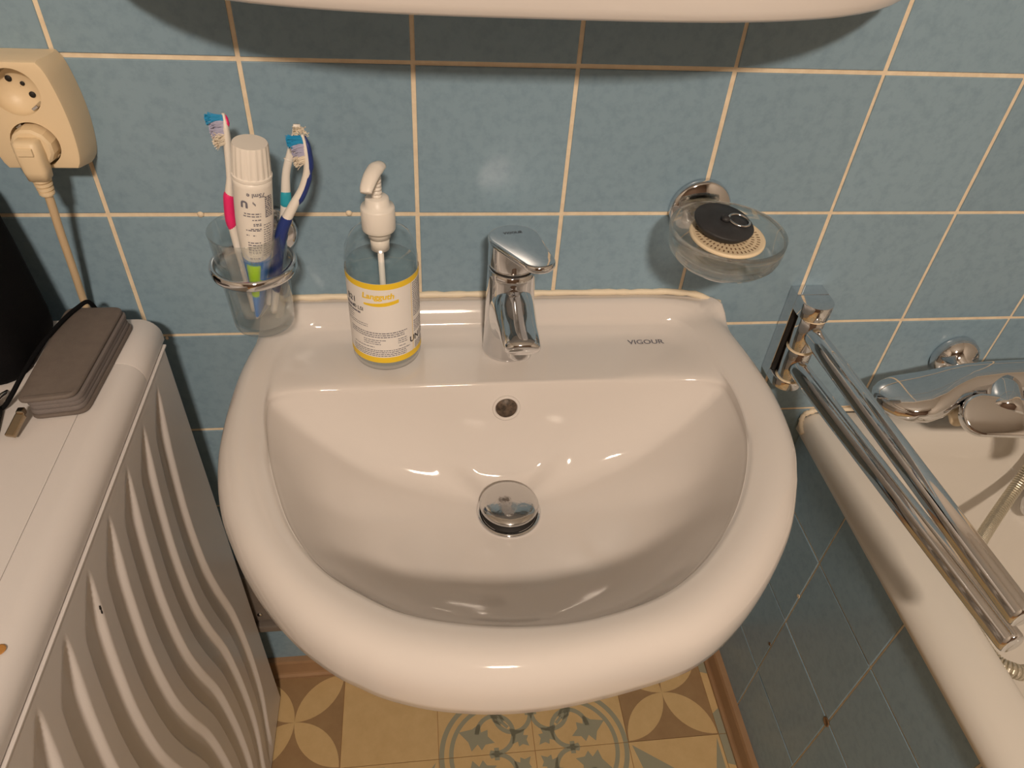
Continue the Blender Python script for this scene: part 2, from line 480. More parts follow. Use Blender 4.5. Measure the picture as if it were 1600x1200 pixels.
# ceiling lamp (the light of the room)
lamp = thing('ceiling_lamp', 'square ceiling lamp behind the viewer', 'lamp', (LAMP_POS[0], LAMP_POS[1], LAMP_POS[2]))
h = ZC - LAMP_POS[2]
link('housing', box_me(-.13, .13, -.13, .13, h - .06, h, .01), M_WHITEPL, lamp)
link('diffuser', box_me(-.11, .11, -.11, .11, .012, h - .058, .015), M_DIFF, lamp)
ld = bpy.data.lights.new('lamp_light', 'AREA'); ld.shape = 'SQUARE'; ld.size = 0.21
ld.energy = LAMP_POWER; ld.color = LAMP_COLOR
lo = bpy.data.objects.new('lamp_light', ld); COL.objects.link(lo); lo.parent = lamp; lo.location = (0, 0, 0)
# the fitting throws most of its light down and towards the basin
lo.rotation_euler = Vector((0.0, 0.62, -0.78)).to_track_quat('-Z', 'Y').to_euler()

# ------------------------------------------------------------------ washbasin
OUT = [(0.138, -0.0005), (0.1255, -0.0288), (0.1130, -0.09), (0.1095, -0.1444), (0.1098, -0.1846), (0.1120, -0.2094), (0.1183, -0.2427), (0.1259, -0.2677), (0.1343, -0.2863), (0.1458, -0.3093), (0.1589, -0.3302), (0.1741, -0.3514), (0.1902, -0.3702), (0.2049, -0.3850), (0.2281, -0.4036), (0.2455, -0.4138), (0.2666, -0.4246), (0.3026, -0.4360), (0.3475, -0.4424), (0.3937, -0.4420), (0.4423, -0.4353), (0.4900, -0.4250), (0.5170, -0.4140), (0.5420, -0.3980), (0.5690, -0.3755), (0.5975, -0.3454), (0.6242, -0.3101), (0.6448, -0.2709), (0.6513, -0.2556), (0.6626, -0.2224), (0.6693, -0.1693), (0.667, -0.1022), (0.655, -0.0304), (0.643, -0.0005)]
INN = [(0.190, -0.0285), (0.172, -0.036), (0.160, -0.055), (0.1511, -0.0947), (0.1497, -0.151), (0.158, -0.2021), (0.1703, -0.2482), (0.1892, -0.2971), (0.2156, -0.3359), (0.2464, -0.3611), (0.2852, -0.3831), (0.342, -0.3963), (0.395, -0.3993), (0.4407, -0.3931), (0.4853, -0.3785), (0.5252, -0.3515), (0.5649, -0.3082), (0.5944, -0.2584), (0.6119, -0.2099), (0.6177, -0.155), (0.612, -0.1036), (0.604, -0.060), (0.593, -0.037), (0.575, -0.0285)]
DX, DY = 0.386, -0.199
def closed_poly(pts, n=6):
    return [Vector((p.x, p.y, 0)) for p in catmull([(x, y, 0) for x, y in pts], n)]
PO, PIN = closed_poly(OUT), closed_poly(INN)
def ray_hit(poly, th):
    c, s = math.cos(th), math.sin(th); best = None
    n = len(poly)
    for i in range(n):
        a = poly[i]; b = poly[(i + 1) % n]
        ax, ay = a.x - DX, a.y - DY; bx, by = b.x - DX, b.y - DY
        den = c * (by - ay) - s * (bx - ax)
        if abs(den) < 1e-12: continue
        t = (ax * (by - ay) - ay * (bx - ax)) / den
        u = (ax * s - ay * c) / den
        if t > 0 and -1e-6 <= u <= 1 + 1e-6 and (best is None or t > best): best = t
    return best
ZR, ZD, ZB = 0.801, 0.7915, 0.679
YD = -0.118
H_SIDE = [(0, 1), (.10, .998), (.3, .965), (.5, .90), (.68, .79), (.79, .645), (.86, .49), (.91, .335), (.95, .19), (.975, .10), (.99, .040), (1, .012)]
H_SOFT = [(0, 1), (.10, .996), (.3, .955), (.5, .865), (.65, .735), (.77, .56), (.86, .375), (.92, .225), (.96, .115), (.985, .05), (1, .020)]
H_BACK = [(0, 1), (.25, .99), (.45, .965), (.62, .91), (.70, .84), (.80, .62), (.89, .33), (.95, .13), (.98, .045), (1, .010)]
NS = 256
def smin(a, b, k):
    h_ = max(k - abs(a - b), 0) / k; return min(a, b) - h_ * h_ * k / 4
vs = []; fs = []; rows = []
RT_IN = [0.06, .12, .2, .3, .4, .5, .57, .62, .66, .70, .74, .78, .82, .85, .88, .905, .93, .95, .965, .98, .99, 1.0]
DECK = [.04, .10, .2, .35, .5, .65, .78, .88, .95, 1.0]
RIM = [(.04, .0006), (.10, .0015), (.2, .0030), (.35, .0042), (.5, .0044), (.64, .0030), (.76, -.0004), (.86, -.0052), (.93, -.011), (.975, -.018), (1.0, -.027), (1.0, -.040), (.985, -.050)]
UNDER = [(.93, -.066), (.85, -.084), (.70, -.112), (.5, -.136), (.3, -.148), (.12, -.152)]
cols = []
for k in range(NS):
    th = 2 * PI * k / NS
    c, s = math.cos(th), math.sin(th)
    Ro = ray_hit(PO, th); Ri = ray_hit(PIN, th)
    Rd = (YD - DY) / s if s > 0.05 else 9.0
    Rb = smin(Ri - 0.0005, Rd, 0.085) if Rd < 3 else Ri - .0005
    a = sstep(0.0, .055, Ri - Rb)
    wb = sstep(.12, .95, s)
    wsf = sstep(-.15, .2, s) * (1 - sstep(.50, .85, s))
    col = []
    zi = ZR - .003
    ze = zi * (1 - a) + ZD * a
    for q in RT_IN:
        r = q * Rb; x, y = DX + r * c, DY + r * s
        hh = smooth_interp(H_SIDE, q) * (1 - wb) + smooth_interp(H_BACK, q) * wb
        hh = hh * (1 - wsf) + smooth_interp(H_SOFT, q) * wsf
        z = ze - (ze - ZB) * hh
        # bulge of the overflow channel
        z += 0.016 * math.exp(-((x - .386) / .030) ** 2) * sstep(.50, .72, q) * (1 - sstep(.86, .99, q)) * wb
        col.append((x, y, z))
    for q in DECK:
        r = Rb + (Ri - Rb) * q; x, y = DX + r * c, DY + r * s
        dist = Ri - r
        z = ze - (ze - ZB) * .012 + (zi - (ze - (ze - ZB) * .012)) * (1 - sstep(0, .022, dist))
        col.append((x, y, z))
    for q, dz in RIM:
        r = Ri + (Ro - Ri) * q; x, y = DX + r * c, DY + r * s
        back = sstep(-.055, -.012, y)
        lift = .016 * sstep(-.032, -.010, y) * (1 - .35 * sstep(.55, .64, x)) 
        rim_dz = dz
        if dz < 0 and dz > -.028: rim_dz = dz * (1 - back)
        z = ZR + rim_dz + lift * (1 if dz > -.028 else .3)
        col.append((x, y, z))
    for q, dz in UNDER:
        r = Ro * q; y = DY + r * s
        col.append((DX + r * c, min(y, -.0006), ZR + dz))
    cols.append(col)
nr = len(cols[0])
nq = len(RT_IN); nd = len(DECK)
for it in range(70):
    zz = [[p[2] for p in col] for col in cols]
    for k in range(NS):
        s_ = math.sin(2 * PI * k / NS)
        wk = sstep(-.10, .12, s_) * (1 - sstep(.40, .58, s_))
        if wk <= 0: continue
        for i in range(8, nq + nd + 4):
            wi = sstep(8, 14, i) * (1 - sstep(nq + nd, nq + nd + 4, i))
            w_ = .5 * wk * wi
            if w_ <= 0: continue
            x, y, z = cols[k][i]
            avg = (zz[(k - 1) % NS][i] + zz[(k + 1) % NS][i] + zz[k][i - 1] + zz[k][i + 1]) / 4
            cols[k][i] = (x, y, z + (avg - z) * w_)
vs = [p for col in cols for p in col]
for k in range(NS):
    k2 = (k + 1) % NS
    for i in range(nr - 1):
        fs.append((k * nr + i, k2 * nr + i, k2 * nr + i + 1, k * nr + i + 1))
vs.append((DX, DY, ZB - .002)); ci = len(vs) - 1
vs.append((DX, DY, ZR - .153)); cu = len(vs) - 1
for k in range(NS):
    k2 = (k + 1) % NS
    fs.append((ci, k2 * nr, k * nr)); fs.append((cu, k * nr + nr - 1, k2 * nr + nr - 1))
basin = thing('washbasin', 'white ceramic washbasin on the blue tiled wall', 'washbasin', (0.386, 0, 0.68))
def sub(o):  # parent keeping world coordinates for meshes built in world space
    return o
def child(name, me, m, parent, smooth=False):
    o = link(name, me, m, parent, smooth)
    o.matrix_parent_inverse = Matrix.Translation(parent.location).inverted() if parent.parent is None else (Matrix.Translation(parent.parent.location).inverted() if parent.type == 'EMPTY' else Matrix.Identity(4))
    return o
bowl = child('bowl', mesh(vs, fs), M_CERAMIC, basin, True)
# overflow hole
from mathutils.bvhtree import BVHTree
_bvh = BVHTree.FromPolygons([Vector(p) for p in vs], fs)
def overflow():
    p, n, _, _ = _bvh.find_nearest(Vector((.3865, -.1300, .7640)))
    if n.z < 0: n = -n
    me = lathe_me([(.0150, -.004), (.0148, .0002), (.0136, .0012), (.0122, .0010), (.0116, .0000), (.0112, -.003), (.0003, -.0035)], p, n, 40)
    o = child('overflow_hole', me, M_CERAMIC, basin, True)
    me2 = lathe_me([(.0114, 0.0), (.0112, .0007), (.0002, .0009)], p + Vector((0, .0003, .0004)), n, 32)  # dark disc over the opening, painted as its shaded inside
    link('overflow_recess', me2, M_RECESS, o, True)
overflow()
# printed maker's name on the deck
tv, tf = text_geo('VIGOUR', 0.0105, 0.00012)
me = mesh([(0.5505 + v.x * 1.05, -0.0565 + v.y, ZD - .0008) for v in tv], tf)
child('printed_name', me, M_INKGREY, basin)
# grain of the sealant between basin and wall
pts = []
for k in range(60):
    t = k / 59; x = .146 + t * (.652 - .146)
    zz = .8195 + .0018 * math.sin(PI * t) - .010 * sstep(.93, 1.0, t) - .006 * sstep(.86, 1.0, t) - .006 * (1 - sstep(0, .04, t)) + random.uniform(-.0005, .0005)
    pts.append((x, -.0015, zz))
tag(link('sealant_bead', tube_me(pts, [.0037 + random.uniform(-.0006, .0006) for _ in pts], 10), M_SILICONE, None, True), 'cream sealant bead along the back edge of the washbasin', 'sealant')

# drain
drain = thing('drain_plug', 'domed chrome pop-up drain plug in the basin', 'drain plug', (DX, DY, ZB))
child('drain_ring', lathe_me([(.0335, -.002), (.0340, .0015), (.0330, .0030), (.0295, .0030), (.0285, .0005), (.026, -.004), (.0002, -.0045)], (DX, DY, ZB + .001), (0, 0, 1), 56), M_CHROME, drain, True)
child('drain_gap', lathe_me([(.0290, .0004), (.0285, .0012), (.0002, .0013)], (DX, DY, ZB + .001), (0, 0, 1), 48), M_DARK, drain, True)
child('stem', lathe_me([(.008, 0), (.008, .010)], (DX, DY, ZB + .001), (0, 0, 1), 24), M_CHROME, drain, True)
child('cap', lathe_me([(.0002, .0085), (.028, .0085), (.0306, .0095), (.0312, .0115), (.0300, .0138), (.024, .0158), (.015, .0170), (.006, .0175), (.0003, .0176)], (DX, DY + .001, ZB + .001), (0.0, 0.06, 1), 56), M_CHROME_WORN, drain, True)

# ------------------------------------------------------------------ basin tap
FXC, FYC = 0.3925, -0.0585
tap = thing('basin_tap', 'chrome single-lever tap on the washbasin', 'tap', (FXC, FYC, ZD))
child('body', lathe_me([(.0262, 0), (.0268, .0015), (.0262, .003), (.0256, .02), (.0250, .06), (.0246, .095), (.0245, .1035), (.0235, .1048)], (FXC, FYC, ZD - .0012), (0, 0, 1), 56), M_CHROME, tap, True)
child('joint_ring', lathe_me([(.0225, 0), (.0232, .0005), (.0232, .0030), (.0225, .0034)], (FXC, FYC, ZD + .1035), (0, 0, 1), 48), M_DARK, tap, True)
# spout: lofted superellipse sections going forward
def sup(cx, y, cz, a, b, n=28, e=2.6, tilt=0.0):
    ring = []
    for k in range(n):
        t = 2 * PI * k / n; ct, st = math.cos(t), math.sin(t)
        X = a * math.copysign(abs(ct) ** (2 / e), ct); Z_ = b * math.copysign(abs(st) ** (2 / e), st)
        ring.append((cx + X, y - Z_ * math.sin(tilt), cz + Z_ * math.cos(tilt)))
    return ring
secs = [(-.058, .842, .0225, .040, 0), (-.072, .8445, .0232, .0385, 0), (-.082, .8470, .0228, .0330, .05), (-.092, .8500, .0218, .0255, .12), (-.102, .8520, .0208, .0190, .2), (-.113, .8530, .0198, .0150, .25), (-.124, .8530, .0194, .0130, .3), (-.133, .8525, .0188, .0118, .35), (-.1385, .8520, .0178, .0106, .4), (-.1410, .8518, .0160, .0090, .4), (-.1418, .8517, .0135, .0070, .4)]
rings = [sup(FXC + (y + .058) * -.05, y, z, a, b, 36, 2.3, t) for y, z, a, b, t in secs]
child('spout', loft_me(rings), M_CHROME, tap, True)
child('aerator', lathe_me([(.0118, 0), (.0124, .002), (.0124, .010), (.011, .014)], (FXC + .0035, -.1235, .8325), (0, .1, 1), 36), M_CHROME, tap, True)
# the lever: a head above the ring and a flat plate reaching forward to the right
def stadium(r0, r1, L, n=20):
    ang = math.asin((r0 - r1) / L)
    p = arc(0, 0, r0, PI / 2 - ang + 0, 3 * PI / 2 + ang, n * 2)[::1]
    p2 = arc(L, 0, r1, -PI / 2 + ang, PI / 2 - ang, n)
    return [(x, y) for x, y in p] + [(x, y) for x, y in p2]
lv = Vector((.0175, -.051, .0045)); Ll = lv.length; ex = lv.normalized(); ey = Vector((0, 0, 1)).cross(ex).normalized(); ez = ex.cross(ey)
hz0 = ZD + .1066
head_rings = []
for t in (0, .12, .5, .85, 1.0):
    zt = hz0 + (.0265) * t
    rr = .0245 if t > 0 else .0238
    head_rings.append([(FXC + rr * math.cos(2 * PI * k / 48), FYC + rr * math.sin(2 * PI * k / 48), zt + t * (.004 * (-math.sin(2 * PI * k / 48)))) for k in range(48)])
child('lever_head', loft_me(head_rings), M_CHROME, tap, True)
st = stadium(.0252, .0158, Ll - .001)
plate = child('lever', prism_me(st, .0075, basis((FXC, FYC, hz0 + .0235), ex, ey, ez), .0022, 3), M_CHROME, tap)
autosmooth(plate, 50)
tv, tf = text_geo('VIGOUR', 0.0051, 0.00008)
O = Vector((FXC, FYC, hz0 + .0235)) + ez * .0079
# text reads along +x, its up points to the wall
tx = (Vector((1, .12, 0)) - ez * Vector((1, .12, 0)).dot(ez)).normalized(); ty = ez.cross(tx)
me = mesh([O + tx * (v.x + .0005) + ty * (v.y + .0065) for v in tv], tf)
o = link('printed_name', me, M_INK, plate); 
child('temperature_mark', lathe_me([(.0036, 0), (.0036, .0006), (.0002, .0008)], (FXC + .0045, FYC - .0247, ZD + .078), (.18, -1, .1), 20), M_RED, tap, True)

# ------------------------------------------------------------------ soap bottle
BX, BY, BZ = 0.2635, -0.060, ZD - .0010
bottle = thing('pump_bottle', 'clear pump bottle with yellow and white label beside the tap', 'bottle', (BX, BY, BZ))
R_ = .0355
prof = [(.030, .0), (.034, .0015), (R_, .006), (R_, .100), (R_, .118), (.0340, .130), (.0290, .1415), (.0205, .1490), (.0142, .1525), (.0138, .158)]
inn = [(.0124, .158), (.0128, .1525), (.0190, .1478), (.0276, .1402), (.0326, .129), (.0343, .118), (.0343, .006), (.031, .0032), (.0003, .003)]
child('bottle_body', lathe_me(prof, (BX, BY, BZ), (0, 0, 1), 64, cap=True), M_PLASTIC_CLEAR, bottle, True)
child('liquid', lathe_me([(.0305, .0036), (.0339, .0065), (.0340, .112), (.0338, .1128), (.0003, .1124)], (BX, BY, BZ), (0, 0, 1), 56), M_LIQUID, bottle, True)
def cyl_pt(phi, z, r): return (BX + r * math.sin(phi), BY - r * math.cos(phi), BZ + z)
def wrap_strip(p0, p1, z0, z1, r, n=40):
    vs = []; fs = []
    for k in range(n + 1):
        p = p0 + (p1 - p0) * k / n
        vs += [cyl_pt(p, z0, r), cyl_pt(p, z1, r)]
    for k in range(n): fs.append((2 * k, 2 * k + 2, 2 * k + 3, 2 * k + 1))
    return vs, fs
def strip_me(items, r, n=12):
    V = []; F = []
    for p0, p1, z0, z1 in items:
        v, f = wrap_strip(p0, p1, z0, z1, r, max(2, int(n)))
        b = len(V); V += v; F += [tuple(i + b for i in q) for q in f]
    me = bpy.data.meshes.new('strip'); me.from_pydata(V, [], F); return me
ZL0, ZL1 = .0125, .109
v, f = wrap_strip(-1.75, 1.75, ZL0, ZL1, .0358, 72)
v2, f2 = wrap_strip(-1.75, 1.75, ZL0, ZL1, .0356, 72)
n0 = len(v)
lab = child('label', mesh(v + v2, f + [tuple(i + n0 for i in q[::-1]) for q in f2]), M_LABEL, bottle, True)
def lchild(name, me, m):
    return link(name, me, m, lab)
lchild('yellow_band', strip_me([(-1.75, 1.75, ZL1 - .0065, ZL1)], .0359, 72), M_YELLOW)
lchild('yellow_band', strip_me([(-1.75, 1.75, ZL0, ZL0 + .0070)], .0359, 72), M_YELLOW)
lchild('yellow_rule', strip_me([(.885, .90, ZL0 + .007, ZL1 - .0065)], .0359, 2), M_YELLOW)
def wrap_text(s, size, phi, z, m, bold=0.0, slant=0.0, align='CENTER', name='lettering'):
    tv, tf = text_geo(s, size, bold, align)
    me = bpy.data.meshes.new('t'); me.from_pydata([cyl_pt(phi + (v.x + slant * v.y) / R_, z + v.y, .03595) for v in tv], [], tf)
    lchild(name, me, m)
wrap_text('Langguth', .0088, -.10, .0945, M_YELLOW, .0003, .15)
# swoosh under the name
V = []; F = []
for k in range(25):
    t = k / 24; p = -.52 + t * .98
    V += [cyl_pt(p, .0840 + .0018 * t * t - .0030 * math.sin(PI * t) * .4, .0359), cyl_pt(p, .0866 + .0025 * t * t - .0010 * (1 - t) + .0006, .0359)]
for k in range(24): F.append((2 * k, 2 * k + 2, 2 * k + 3, 2 * k + 1))
me = bpy.data.meshes.new('swoosh'); me.from_pydata(V, [], F); lchild('swoosh', me, M_YELLOW)
wrap_text('B21', .0090, -.98, .0850, M_INK, .0002)
wrap_text('\u00ae LSI', .0058, -.73, .0770, M_INK, .0001)
wrap_text('UN12', .0100, 1.11, .0340, M_INK, .0003)
items = [(-1.25, -1.12, .0752, .0785), (-1.10, -.98, .0752, .0780), (-.965, -.87, .0752, .0785), (-1.25, -1.02, .0710, .0732), (-1.0, -.78, .0710, .0730), (-.765, -.66, .0708, .0730)]
def fine(p0, p1, z, hgt=.0010, ragged=.10):
    p = p0; end = p1 - random.uniform(0, ragged) * (p1 - p0)
    while p < end:
        wd = random.uniform(.03, .11); items.append((p, min(p + wd, end), z - hgt / 2, z + hgt / 2)); p += wd + .018
for z in (.0690, .0660, .0632): fine(-1.25, -.90, z, .0008)
for z in (.0600, .0575): fine(-1.25, -.45, z, .0008)
for z in (.0505, .0480, .0455): fine(-1.10, .72, z, .0011)
for z in (.0415, .0390, .0365): fine(-.62, .05, z, .0009, .4); fine(.38, .68, z, .0009)
for z in (.0325,): fine(-1.0, -.25, z, .0009); fine(.40, .62, z, .0009)
for z in (.0285, .0262, .0238, .0215): fine(-1.05, .78, z, .0010)
for k in range(17): fine(.95, 1.5, .1 - .0024 * k, .0012, .02)
for k in range(6): fine(.95, 1.5, .0545 - .0024 * k, .0011, .15)
for k in range(4): fine(.97, 1.5, .0275 - .0022 * k, .0011, .15)
lchild('fine_print', strip_me(items, .03592, 2), M_INKGREY)
# pump
pump = child('pump_cap', lathe_me([(.0150, .148), (.0158, .1495), (.0158, .170), (.0150, .1722), (.0112, .1728), (.0108, .1800), (.0096, .1812), (.0003, .1812)], (BX, BY, BZ), (0, 0, 1), 48), M_WHITEPL, bottle, True)
child('pump_tube', lathe_me([(.0105, .140), (.0100, .150), (.0003, .150)], (BX, BY, BZ), (0, 0, 1), 24), M_WHITEPL, bottle, True)
child('pump_tube', lathe_me([(.0088, .127), (.0092, .141)], (BX, BY, BZ), (0, 0, 1), 24), M_WHITEPL, bottle, True)
child('dip_tube', lathe_me([(.0030, .010), (.0030, .128)], (BX, BY, BZ), (0, 0, 1), 14), M_LABEL, bottle, True)
pr_ = []
for k in range(6):
    pr_ += [(.0050, .181 + .0036 * k), (.0050, .1836 + .0036 * k), (.0043, .1840 + .0036 * k), (.0043, .1844 + .0036 * k)]
child('stem', lathe_me(pr_, (BX, BY, BZ), (0, 0, 1), 24), M_WHITEPL, bottle, True)
sp = catmull([(BX + .0045, BY + .006, BZ + .2085), (BX + .001, BY - .002, BZ + .2090), (BX - .003, BY - .012, BZ + .2065), (BX - .0065, BY - .021, BZ + .2010), (BX - .0075, BY - .025, BZ + .1975)], 6)
child('nozzle', tube_me(sp, lerpseq([.0060, .0074, .0072, .0064, .0052], len(sp)), 20, lerpseq([.7, .75, .7, .6, .6], len(sp)), (1, 0, 0)), M_WHITEPL, bottle, True)

# ------------------------------------------------------------------ tumbler, its holder and what stands in it
CX, CY = 0.1440, -0.0650
holder = thing('tumbler_holder', 'chrome ring holder fixed to the wall around the glass tumbler', 'holder', (CX, 0, .905))
ringp = [(.0372, -.0052), (.0392, -.0046), (.0402, -.002), (.0402, .002), (.0392, .0046), (.0372, .0052), (.0352, .0044), (.0346, 0), (.0352, -.0044), (.0372, -.0052)]
child('ring', lathe_me(ringp, (CX, CY, .9035), (0, 0, 1), 64, cap=False), M_CHROME, holder, True)
child('wall_rosette', lathe_me([(.0265, 0), (.0265, .006), (.0245, .0085), (.012, .0095), (.0003, .0095)], (CX + .008, -.0003, .905), (0, -1, 0), 40), M_CHROME, holder, True)
child('arm', tube_me([(CX + .006, -.008, .905), (CX + .003, -.020, .9045), (CX, -.0285, .9035)], .0062, 16), M_CHROME, holder, True)
gp = [(.0265, 0), (.0285, .0015), (.0292, .005), (.0345, .104), (.0350, .1055), (.0345, .1065), (.0335, .1060), (.0330, .104), (.0278, .011), (.0262, .0085), (.0003, .008)]
gl = link('tumbler', lathe_me(gp, (0, 0, 0), (0, 0, 1), 64), M_GLASS, None, True, (CX, CY, .8365))
tag(gl, 'clear glass tumbler holding toothbrushes and toothpaste', 'tumbler')
GZ = .8365 + .0086

def toothbrush(name, label, pts, rads, flats, body_m, grips, bdir, head_n, brist, group):
    """pts from head tip to handle end; grips: (i0, i1, material, scale, offset)"""
    t = thing(name, label, 'toothbrush', pts[-1], group)
    Q = catmull(pts, 8); n = len(Q)
    rr = lerpseq(rads, n); ff = lerpseq(flats, n)
    bd = Vector(bdir).normalized()
    up = bd.cross(Vector((0, 0, 1))).normalized()
    child('handle', tube_me(Q, rr, 14, ff, up), body_m, t, True)
    for (a, b, m, sc, off, nm) in grips:
        i0, i1 = int(a * (n - 1)), int(b * (n - 1))
        S = [Q[i] - bd * off for i in range(i0, i1 + 1)]
        k = len(S)
        r2 = [rr[i0 + i] * sc * min(1, .35 + 3.0 * min(i, k - 1 - i) / k) for i in range(k)]
        child(nm, tube_me(S, r2, 14, [ff[i0 + i] for i in range(k)], up), m, t, True)
    # bristles: tufts of thin blades leaving the head
    for (a, b, m, ln, spread, cnt) in brist:
        V = []; F = []
        for _ in range(cnt):
            s = random.uniform(a, b) * (n - 1); i = int(s); f = s - i
            p = Q[i] * (1 - f) + Q[min(i + 1, n - 1)] * f
            axis = (Q[min(i + 1, n - 1)] - Q[max(i - 1, 0)]).normalized()
            side = axis.cross(bd).normalized()
            p0 = p + side * random.uniform(-1, 1) * .0040 + bd * .001
            d = (bd + side * random.gauss(0, spread) + axis * random.gauss(.05, spread)).normalized()
            L = ln * random.uniform(.85, 1.08); wd = .00042
            p1 = p0 + d * L * .6; p2 = p0 + (d + side * random.gauss(0, spread) + axis * random.gauss(0, spread)).normalized() * L
            for q in (p0, p1, p2):
                V += [q + side * wd, q - side * wd * .5 + axis * wd, q - side * wd * .5 - axis * wd]
            bb = len(V) - 9
            for lv_ in (0, 3):
                for e in range(3):
                    F.append((bb + lv_ + e, bb + lv_ + (e + 1) % 3, bb + lv_ + 3 + (e + 1) % 3, bb + lv_ + 3 + e))
            F.append((bb + 6, bb + 7, bb + 8))
        o = child('bristles', mesh(V, F), m, t); o['kind'] = 'stuff'
    return t

toothbrush('toothbrush', 'white and pink toothbrush with splayed bristles, left of the toothpaste',
    [(.1420, -.0540, 1.0445), (.1425, -.0570, 1.033), (.1410, -.060, 1.013), (.1380, -.061, .990), (.1345, -.061, .972), (.1320, -.061, .945), (.1335, -.061, .900), (.1350, -.063, GZ + .0042)],
    [.0030, .0058, .0036, .0030, .0048, .0056, .0050, .0036], [.45, .5, .9, .9, .85, .8, .8, .8], M_WHITEPL,
    [(.50, .78, M_PINK, 1.18, -.0006, 'grip'), (.03, .16, M_PINK, .85, .0016, 'head_back')], (-1, -.25, .05), 0,
    [(.02, .075, M_BR_BLUE, .0135, .10, 230), (.07, .18, M_BR_GREY, .0115, .12, 300), (.17, .235, M_BR_WHITE, .0105, .30, 170)], 'toothbrushes in the tumbler')
toothbrush('toothbrush', 'navy blue and white toothbrush on the right side of the tumbler',
    [(.2060, -.0680, 1.0330), (.2075, -.0695, 1.020), (.2065, -.070, 1.002), (.2000, -.070, .984), (.1890, -.070, .966), (.1770, -.070, .944), (.1680, -.068, .912), (.1610, -.067, .878), (.1545, -.066, GZ + .0042)],
    [.0030, .0054, .0040, .0038, .0050, .0062, .0056, .0050, .0038], [.45, .5, .8, .9, .85, .8, .8, .8, .8], M_WHITEPL,
    [(.02, .30, M_NAVY, 1.02, .0022, 'head_back'), (.24, .50, M_NAVY, 1.05, .0018, 'grip_edge'), (.46, .985, M_NAVY, 1.10, .0002, 'grip')], (-1, -.2, .0), 0,
    [(.02, .075, M_BR_BLUE, .0125, .10, 230), (.07, .155, M_BR_GREY, .0105, .12, 260), (.15, .20, M_BR_WHITE, .0105, .22, 150)], 'toothbrushes in the tumbler')
toothbrush('toothbrush', 'white toothbrush with teal patch behind the navy one',
    [(.1990, -.0450, 1.0320), (.1975, -.0465, 1.020), (.1905, -.050, 1.006), (.1850, -.052, .990), (.1820, -.054, .970), (.1790, -.055, .950), (.1690, -.055, .915), (.1560, -.054, .880), (.1485, -.054, GZ + .0042)],
    [.0030, .0052, .0036, .0036, .0044, .0052, .0046, .0042, .0032], [.45, .5, .8, .9, .85, .8, .8, .8, .8], M_WHITEPL,
    [(.46, .60, M_TEAL, 1.10, -.0004, 'grip'), (.62, .98, M_NAVY, 1.06, .0002, 'handle_end'), (.27, .30, M_WHITEPL, 1.35, 0, 'collar')], (.4, -1, .1), 0,
    [(.02, .09, M_BR_WHITE, .0100, .18, 160), (.08, .16, M_TEAL, .0100, .14, 160)], 'toothbrushes in the tumbler')

# toothpaste tube, cap up
tb = Vector((.1440, -.0720, GZ + .0160)); tt = Vector((.1650, -.0790, 1.0320))
ax = (tt - tb).normalized()
paste = thing('toothpaste_tube', 'white toothpaste tube standing cap up among the toothbrushes', 'toothpaste', tuple(tb))
su = Vector((1, 0, 0)); su = (su - ax * su.dot(ax)).normalized(); sv = ax.cross(su)    # su to the right, sv to the wall
LT = (tt - tb).length; LB = LT - .031
def tube_ring(l, grow=0.0, n=56):
    t = min(1, l / LB)
    a = .0030 + (.0163 - .0030) * sstep(-.08, .72, t)       # half size across the view
    b = .0163 + (.0205 - .0163) * (1 - sstep(0, .8, t))     # half size along the view
    tw = 0
    return [tb + ax * l + su * (a + grow) * math.cos(2 * PI * k / n + tw) + sv * (b + grow) * math.sin(2 * PI * k / n + tw) for k in range(n)]
LS = [0, .004, .010] + [.010 + (LB - .010) * i / 22 for i in range(1, 23)]
child('tube', loft_me([tube_ring(l) for l in LS]), M_WHITEPL, paste, True)
def band_me(l0, l1, a0, a1, grow=.0003, n=56, m=10):
    V = []; F = []; ks = [k for k in range(n + 1) if a0 <= 2 * PI * k / n <= a1]
    for i in range(m + 1):
        rg = tube_ring(l0 + (l1 - l0) * i / m, grow, n)
        V += [rg[k % n] for k in ks]
    w_ = len(ks)
    for i in range(m):
        for j in range(w_ - 1): F.append((i * w_ + j, i * w_ + j + 1, (i + 1) * w_ + j + 1, (i + 1) * w_ + j))
    return mesh(V, F)
child('blue_print', band_me(.002, .064, 0, 2 * PI, .0003), M_BLUEPRINT, paste, True)
child('green_print', band_me(.026, .060, PI * 1.30, PI * 1.66, .0006), M_GREEN, paste, True)
capm = []
cb = tb + ax * (LB - .001)
n = 72
for l, r in ((0, .0163), (.0008, .0168), (.0030, .0168), (.0036, .0161), (.029, .0148), (.0305, .0140), (.0308, .0002)):
    capm.append([cb + ax * l + (su * math.cos(2 * PI * k / n) + sv * math.sin(2 * PI * k / n)) * (r - (.0007 if (k % 4 in (0, 1) and .003 < l < .030 and l > .0033) else 0)) for k in range(n)])
cap_o = child('cap', loft_me(capm), M_WHITEPL, paste); autosmooth(cap_o, 30)
